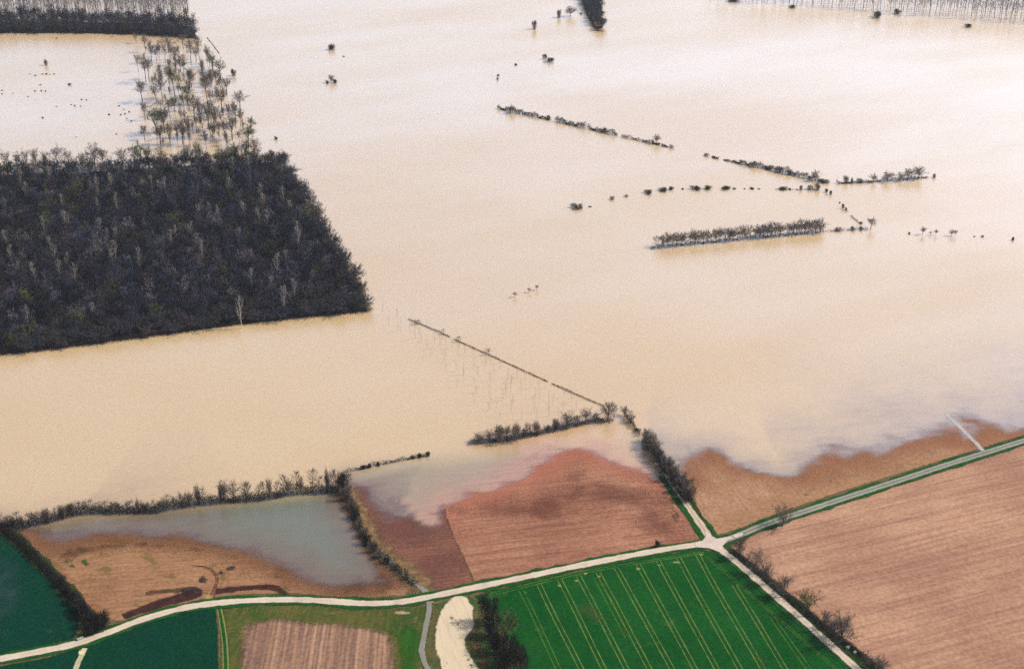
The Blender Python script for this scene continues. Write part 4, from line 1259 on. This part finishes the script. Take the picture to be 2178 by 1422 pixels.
# planted row
hedge_m([(1384, 529), (1470, 520), (1600, 507), (1750, 494)], 4.5, 'low dark scrub under the long planted row of grey trees', dens=18, tw=0.13)
u = 1400.0
k = 0
while u < 1750:
    v = 528 - (u - 1384) * 0.0945
    if not 1668 < u < 1672:
        tree_px('round' if k % 3 else 'willow', u, v - 1.0, rng.uniform(25, 31), rng.uniform(15, 25), 'grey bare tree in the long planted row over dark scrub', 'long planted row')
    u += rng.uniform(7, 11)
    k += 1
hedge_m([(1750, 494), (1800, 490), (1845, 486)], 3, 'thin hedge from the planted row to the lone round tree', dens=12, tw=0.12)
for k, u, v, h, w, lab in [('thicket', 1783, 491, 8, 16, 'pale low bush beyond the planted row'), ('thicket', 1812, 489, 9, 14, 'grey low bush near the lone round tree'), ('thicket', 1830, 488, 8, 12, 'low bush next to the lone round tree'),
                           ('tall', 1852, 487, 24, 20, 'lone round-headed tree ending the thin hedge past the planted row'),
                           ('bush', 1933, 497, 5, 6, 'dark stub bush, first of the strung-out line'), ('tall', 1962, 499, 17, 14, 'forked small tree in the strung-out line'), ('tall', 1979, 500, 9, 8, 'stunted tree beside the forked small tree'),
                           ('tall', 1990, 500, 13, 9, 'thin small tree beside the stunted one'), ('tall', 2023, 502, 15, 11, 'dense small tree of the last pair'), ('tall', 2031, 502, 14, 9, 'slighter small tree of the last pair'),
                           ('bush', 2073, 503, 3, 5, 'speck bush past the last pair of small trees'), ('bush', 2090, 504, 5, 5, 'tiny pointed bush past the last pair of small trees'), ('bush', 2154, 511, 8, 6, 'pointed dark bush ending the strung-out line'),
                           ('tall', 1095, 632, 12, 9, 'dark small tree of three in open mid-flood'), ('tall', 1125, 622, 11, 8, 'pale small tree of three in open mid-flood'), ('tall', 1142, 617, 12, 8, 'bent small tree of three in open mid-flood')]:
    tree_px(k, u, v, h, w, lab)

# ---------------------------------------------------------------- the thin straight hedge and the drowned saplings
hedge_m([(868, 679), (905, 694), (957, 717)], 2.2, 'thin straight hedge top nearest the corner of the big wood', half=0.5, dens=34, tw=0.09, vary=0.3, tl=0.7)
hedge_m([(966, 722), (1060, 764), (1165, 812)], 2.2, 'long thin straight hedge top across the brown flood', half=0.5, dens=34, tw=0.09, vary=0.3, tl=0.7)
hedge_m([(1174, 816), (1230, 841), (1284, 864)], 2.4, 'thin straight hedge top running into the tree-topped bank', half=0.5, dens=34, tw=0.09, vary=0.3, tl=0.7)
for u, v, h, w, lab in [(888, 689, 10, 16, 'faint low tree on the thin hedge near the wood corner'), (943, 711, 13, 8, 'small upright tree on the thin hedge by its gap'), (976, 727, 14, 10, 'small pale tree just past the thin hedge gap'), (1038, 755, 16, 13, 'largest small tree on the thin straight hedge')]:
    tree_px('willow', u, v, h, w, lab)
SAP = [(806, 660), (836, 664), (885, 694), (985, 738), (1100, 796), (1200, 838), (1262, 866), (1190, 892), (1120, 905), (1020, 880), (950, 800), (890, 730), (820, 690)]
pts, _ = scatter(SAP, 7.2, 0.45)
for x, y in pts[:290]:
    place('sapling', x, y, rng.uniform(5, 8.5), rng.uniform(1.2, 2.0), 'faint thin sapling standing in brown flood below the straight hedge', 'drowned young plantation', z=-0.3)

# ---------------------------------------------------------------- tree-topped bank in the near flood
hedge_m([(1000, 944), (1050, 939), (1100, 933), (1160, 921), (1220, 907), (1270, 896), (1302, 897)], 8, 'dark scrubby bank under the near row of round bare trees', half=1.8, dens=34, tw=0.10, vary=0.3)
for k, u, v, h, w, lab in [('round', 1017, 939, 20, 24, 'small round tree at the low tapering end of the near bank'), ('round', 1040, 937, 24, 22, 'round tree second from the tapering end of the near bank'), ('thicket', 1060, 935, 30, 36, 'broad bushy tree on the near bank'),
                           ('round', 1078, 933, 28, 30, 'grey tree between two broad bushy ones on the near bank'), ('thicket', 1096, 930, 30, 38, 'widest bushy tree on the near bank'), ('thicket', 1113, 926, 16, 16, 'low bush after the widest bushy tree'),
                           ('thicket', 1138, 920, 26, 34, 'compact dark tree mid near bank'), ('thicket', 1163, 915, 13, 14, 'small bush mid near bank'), ('thicket', 1181, 911, 22, 20, 'upright bush mid near bank'), ('round', 1206, 905, 28, 38, 'open round tree on the rising half of the near bank'),
                           ('round', 1228, 901, 20, 18, 'thin small tree behind the open round one'), ('round', 1246, 896, 28, 26, 'round single tree with dark trunk on the near bank'), ('round', 1268, 893, 18, 18, 'low faint tree before the tall end pair'),
                           ('round', 1292, 894, 38, 30, 'tall forked tree of the end pair on the near bank'), ('willow', 1305, 893, 40, 15, 'narrow upright tree ending the near bank')]:
    tree_px(k, u, v, h, w, lab)
hedge_m([(733, 1004), (760, 999), (785, 994)], 4, 'short broken hedge scrap at the corner of the thick shore hedge', half=0.8, dens=24, tw=0.10)
hedge_m([(770, 996), (830, 984), (880, 974), (914, 968)], 5, 'low dark hedge reaching out into the near flood', half=0.9, dens=24, tw=0.10)
for u, h in [(773, 9), (786, 9), (805, 8), (880, 9), (893, 10), (910, 11)]:
    tree_px('bush', u, 997 - (u - 770) * 0.2, h, 9, 'little bush on the low hedge reaching into the near flood', 'bushes on the low near hedge')
tree_px('bush', 729, 1016, 9, 8, 'small dark bush off the corner of the shore hedge')

# ---------------------------------------------------------------- shore hedge along the grey flooded stubble
SH12 = [(-60, 1118), (0, 1119), (55, 1119), (100, 1111), (150, 1097), (192, 1090), (260, 1089), (330, 1088), (390, 1077), (480, 1067), (560, 1062), (620, 1051), (700, 1046), (724, 1056)]
hedge_m(SH12, 13, 'long thick dark hedge between open flood and grey flooded stubble', half=2.2, dens=36, tw=0.10, vary=0.35, gaps=())
c12 = catmull(SH12, 8)
for i in range(58):
    t = 0.04 + 0.93 * (i + rng.uniform(-0.3, 0.3)) / 58
    q = c12[int(t * (len(c12) - 1))]
    big = 0.72 + 0.5 * min(1, max(0, (q[0] - 330) / 150))
    kind = rng.choice(['willow', 'willow', 'round', 'thicket'])
    tree_px(kind, q[0] + rng.uniform(-4, 4), q[1] - rng.uniform(0, 4), rng.uniform(26, 42) * big, rng.uniform(14, 24) * (0.7 + 0.3 * big), 'thin grey willow scrub tree in the long shore hedge', 'trees in the long shore hedge', name='willow_tree' if kind != 'thicket' else None)
tree_px('green', 155, 1094, 26, 18, 'yellowish bushy tree in the long shore hedge')

# hedge down the stream
hedge_m([(722, 1030), (742, 1068), (760, 1112), (782, 1154), (812, 1184), (850, 1218), (884, 1246)], 9, 'dark scrub hedge following the stream down to the pale track', half=2.4, dens=26, tw=0.11, vary=0.5)
for i, (u, v, h, w) in enumerate([(728, 1040, 36, 26), (740, 1062, 30, 24), (748, 1082, 24, 22), (757, 1102, 24, 20), (764, 1122, 24, 22), (774, 1142, 20, 20), (784, 1158, 24, 22), (796, 1172, 26, 22), (806, 1184, 18, 18), (824, 1196, 14, 14), (842, 1210, 12, 12), (866, 1230, 14, 10)]):
    tree_px('thicket' if i % 3 else 'bush', u, v, h, w, 'olive-grey bush in the hedge along the stream', 'bushes along the stream hedge')

# left hedge by the teal crop
hedge_m([(2, 1122), (40, 1152), (80, 1192), (118, 1232), (150, 1268), (182, 1308), (204, 1338)], 10, 'black-shadowed hedge between teal crop and brown stubble', half=2.0, dens=44, tw=0.11, vary=0.35)
for i, (u, v, h, w) in enumerate([(130, 1246, 18, 20), (146, 1266, 20, 22), (158, 1282, 22, 26), (170, 1298, 24, 28), (182, 1314, 28, 30), (194, 1330, 30, 34), (212, 1338, 34, 36), (226, 1336, 26, 28), (200, 1348, 26, 30)]):
    tree_px('bush', u, v, h, w, 'dark bush in the clump where the left hedge meets the pale track', 'bushes of the left hedge clump')

# hedge by the north track
tree_px('round', 1329, 884, 22, 18, 'round tree heading the broken hedge across the gap')
tree_px('round', 1342, 898, 24, 18, 'second round tree on the broken hedge before the thick row')
hedge_m([(1328, 886), (1345, 906), (1362, 928)], 8, 'low broken hedge before the thick track-side row', half=0.9, dens=26, tw=0.10)
hedge_m([(1372, 940), (1400, 982), (1430, 1024), (1468, 1070)], 14, 'dark underbrush of the thick row beside the drowned track', half=2.2, dens=36, tw=0.11)
for i, (u, v, h, w) in enumerate([(1374, 942, 30, 26), (1382, 954, 34, 30), (1391, 966, 34, 30), (1400, 978, 36, 32), (1408, 990, 34, 30), (1416, 1000, 32, 28), (1424, 1010, 34, 26), (1432, 1020, 34, 26), (1441, 1032, 32, 28), (1450, 1046, 34, 34), (1460, 1058, 34, 34), (1467, 1066, 30, 28)]):
    tree_px('round' if i % 4 == 2 else 'thicket', u, v, h, w, 'dense grey bushy tree in the thick row beside the drowned track', 'thick row by the north track')
# lone trees near the junction
tree_px('round', 1664, 1119, 44, 44, 'lone round bare tree on the verge of the grey-green track')
tree_px('bush', 1398, 1164, 14, 10, 'small dark shrub on the verge between red-brown plough and pale track')

# hedge of the south-east track
hedge_m([(1558, 1174), (1606, 1216), (1657, 1258), (1708, 1299), (1768, 1348), (1828, 1394), (1908, 1458)], 7, 'dark hedge bottom between pale track and pink plough', half=1.8, dens=44, tw=0.10, vary=0.35)
for k, u, v, h, w, lab in [('round', 1571, 1188, 46, 30, 'thin airy tree nearest the crossroads on the plough-side hedge'), ('round', 1606, 1222, 50, 44, 'dark spreading tree second from the crossroads on the plough-side hedge'),
                           ('round', 1630, 1244, 42, 32, 'small leaning tree third from the crossroads'), ('round', 1664, 1272, 46, 40, 'dark crouched tree on the plough-side hedge before the green one'),
                           ('green', 1714, 1312, 54, 44, 'olive-green budding tree on the plough-side hedge'), ('round', 1752, 1340, 40, 24, 'slim tree just past the olive-green one'), ('round', 1768, 1356, 40, 26, 'medium tree paired with the largest hedge tree'),
                           ('round', 1786, 1372, 62, 56, 'largest broad bare tree on the plough-side hedge'), ('round', 1842, 1420, 30, 24, 'faint small tree past the pale blocks in the hedge'), ('round', 1868, 1436, 38, 34, 'dark tree cut by the frame edge at the hedge end')]:
    tree_px(k, u, v, h, w, lab)

# tall trees by the pond
for k, u, v, h, w, lab in [('bush', 1042, 1328, 56, 44, 'tall black-green tree at the head of the pond clump'), ('bush', 1052, 1356, 50, 40, 'dark dense tree second in the pond clump'), ('green', 1078, 1364, 58, 52, 'olive budding tree in the middle of the pond clump'),
                           ('bush', 1066, 1392, 52, 44, 'black dense tree low in the pond clump'), ('bush', 1090, 1412, 56, 44, 'dark tree at the lower field side of the pond clump'), ('bush', 1106, 1436, 60, 46, 'dark tree of the pond clump cut by the frame'),
                           ('bush', 1072, 1424, 44, 40, 'low black bush under the pond clump')]:
    o = tree_px(k, u, v, h, w, lab, name='dark_tree' if k == 'bush' else None)
    o['category'] = 'tree'


# ---------------------------------------------------------------- small built things
def stone_block(name, u, v, sx, sy, sz, mat, label, cat, rot=0.0, seed=0):
    import bmesh
    bm = bmesh.new()
    bmesh.ops.create_cube(bm, size=1.0)
    bmesh.ops.scale(bm, vec=(sx, sy, sz), verts=bm.verts)
    bmesh.ops.bevel(bm, geom=bm.edges[:], offset=min(sx, sy, sz) * 0.18, segments=2, affect='EDGES')
    rn = random.Random(seed)
    for q in bm.verts:
        q.co += Vector((rn.uniform(-1, 1), rn.uniform(-1, 1), rn.uniform(-1, 1))) * min(sx, sy, sz) * 0.06
        q.co.z += sz / 2 - 0.1
    me = bpy.data.meshes.new(name)
    bm.to_mesh(me)
    bm.free()
    me.materials.append(mat)
    o = link(bpy.data.objects.new(name, me))
    x, y = P(u, v)
    o.location = (x, y, gz(x, y) + 0.1)
    o.rotation_euler = (0, 0, rot)
    tag(o, label, cat)
    return o


N = NT('pale_limestone')
M_STONE = N.done(N.diffuse(N.mix(N.ramp(N.noise(N.coord(), 0.5, 5), 0.3, 0.7), lin(206, 204, 190), lin(160, 160, 146)), 0.9, 0.2))
stone_block('boulder', 1803, 1381, 1.7, 1.3, 1.3, M_STONE, 'larger pale stone block in the dark hedge past the broad tree', 'stone', 0.4, 1)
stone_block('boulder', 1818, 1391, 1.5, 1.1, 1.1, M_STONE, 'smaller pale stone block in the dark hedge past the broad tree', 'stone', 0.9, 2)
stone_block('headwall', 171, 1362, 2.6, 0.8, 1.2, M_STONE, 'pale concrete culvert headwall by the dark clump at the track', 'headwall', 0.6, 3)

# ---------------------------------------------------------------- light spring haze
V = NT('haze')
pv = V.n('VolumePrincipled')
pv.inputs['Color'].default_value = (0.82, 0.9, 1.0, 1)
pv.inputs['Density'].default_value = 0.00005
pv.inputs['Anisotropy'].default_value = 0.35
V.ln(pv.outputs[0], V.out.inputs['Volume'])
b = 6500.0
hv = [(x, y, z) for z in (-4.0, 380.0) for y in (-b, b) for x in (-b, b)]
hf = [(0, 2, 3, 1), (4, 5, 7, 6), (0, 1, 5, 4), (2, 6, 7, 3), (0, 4, 6, 2), (1, 3, 7, 5)]
me = bpy.data.meshes.new('haze')
me.from_pydata(hv, [], hf)
me.materials.append(V.m)
tag(link(bpy.data.objects.new('haze', me)), None, kind='stuff')
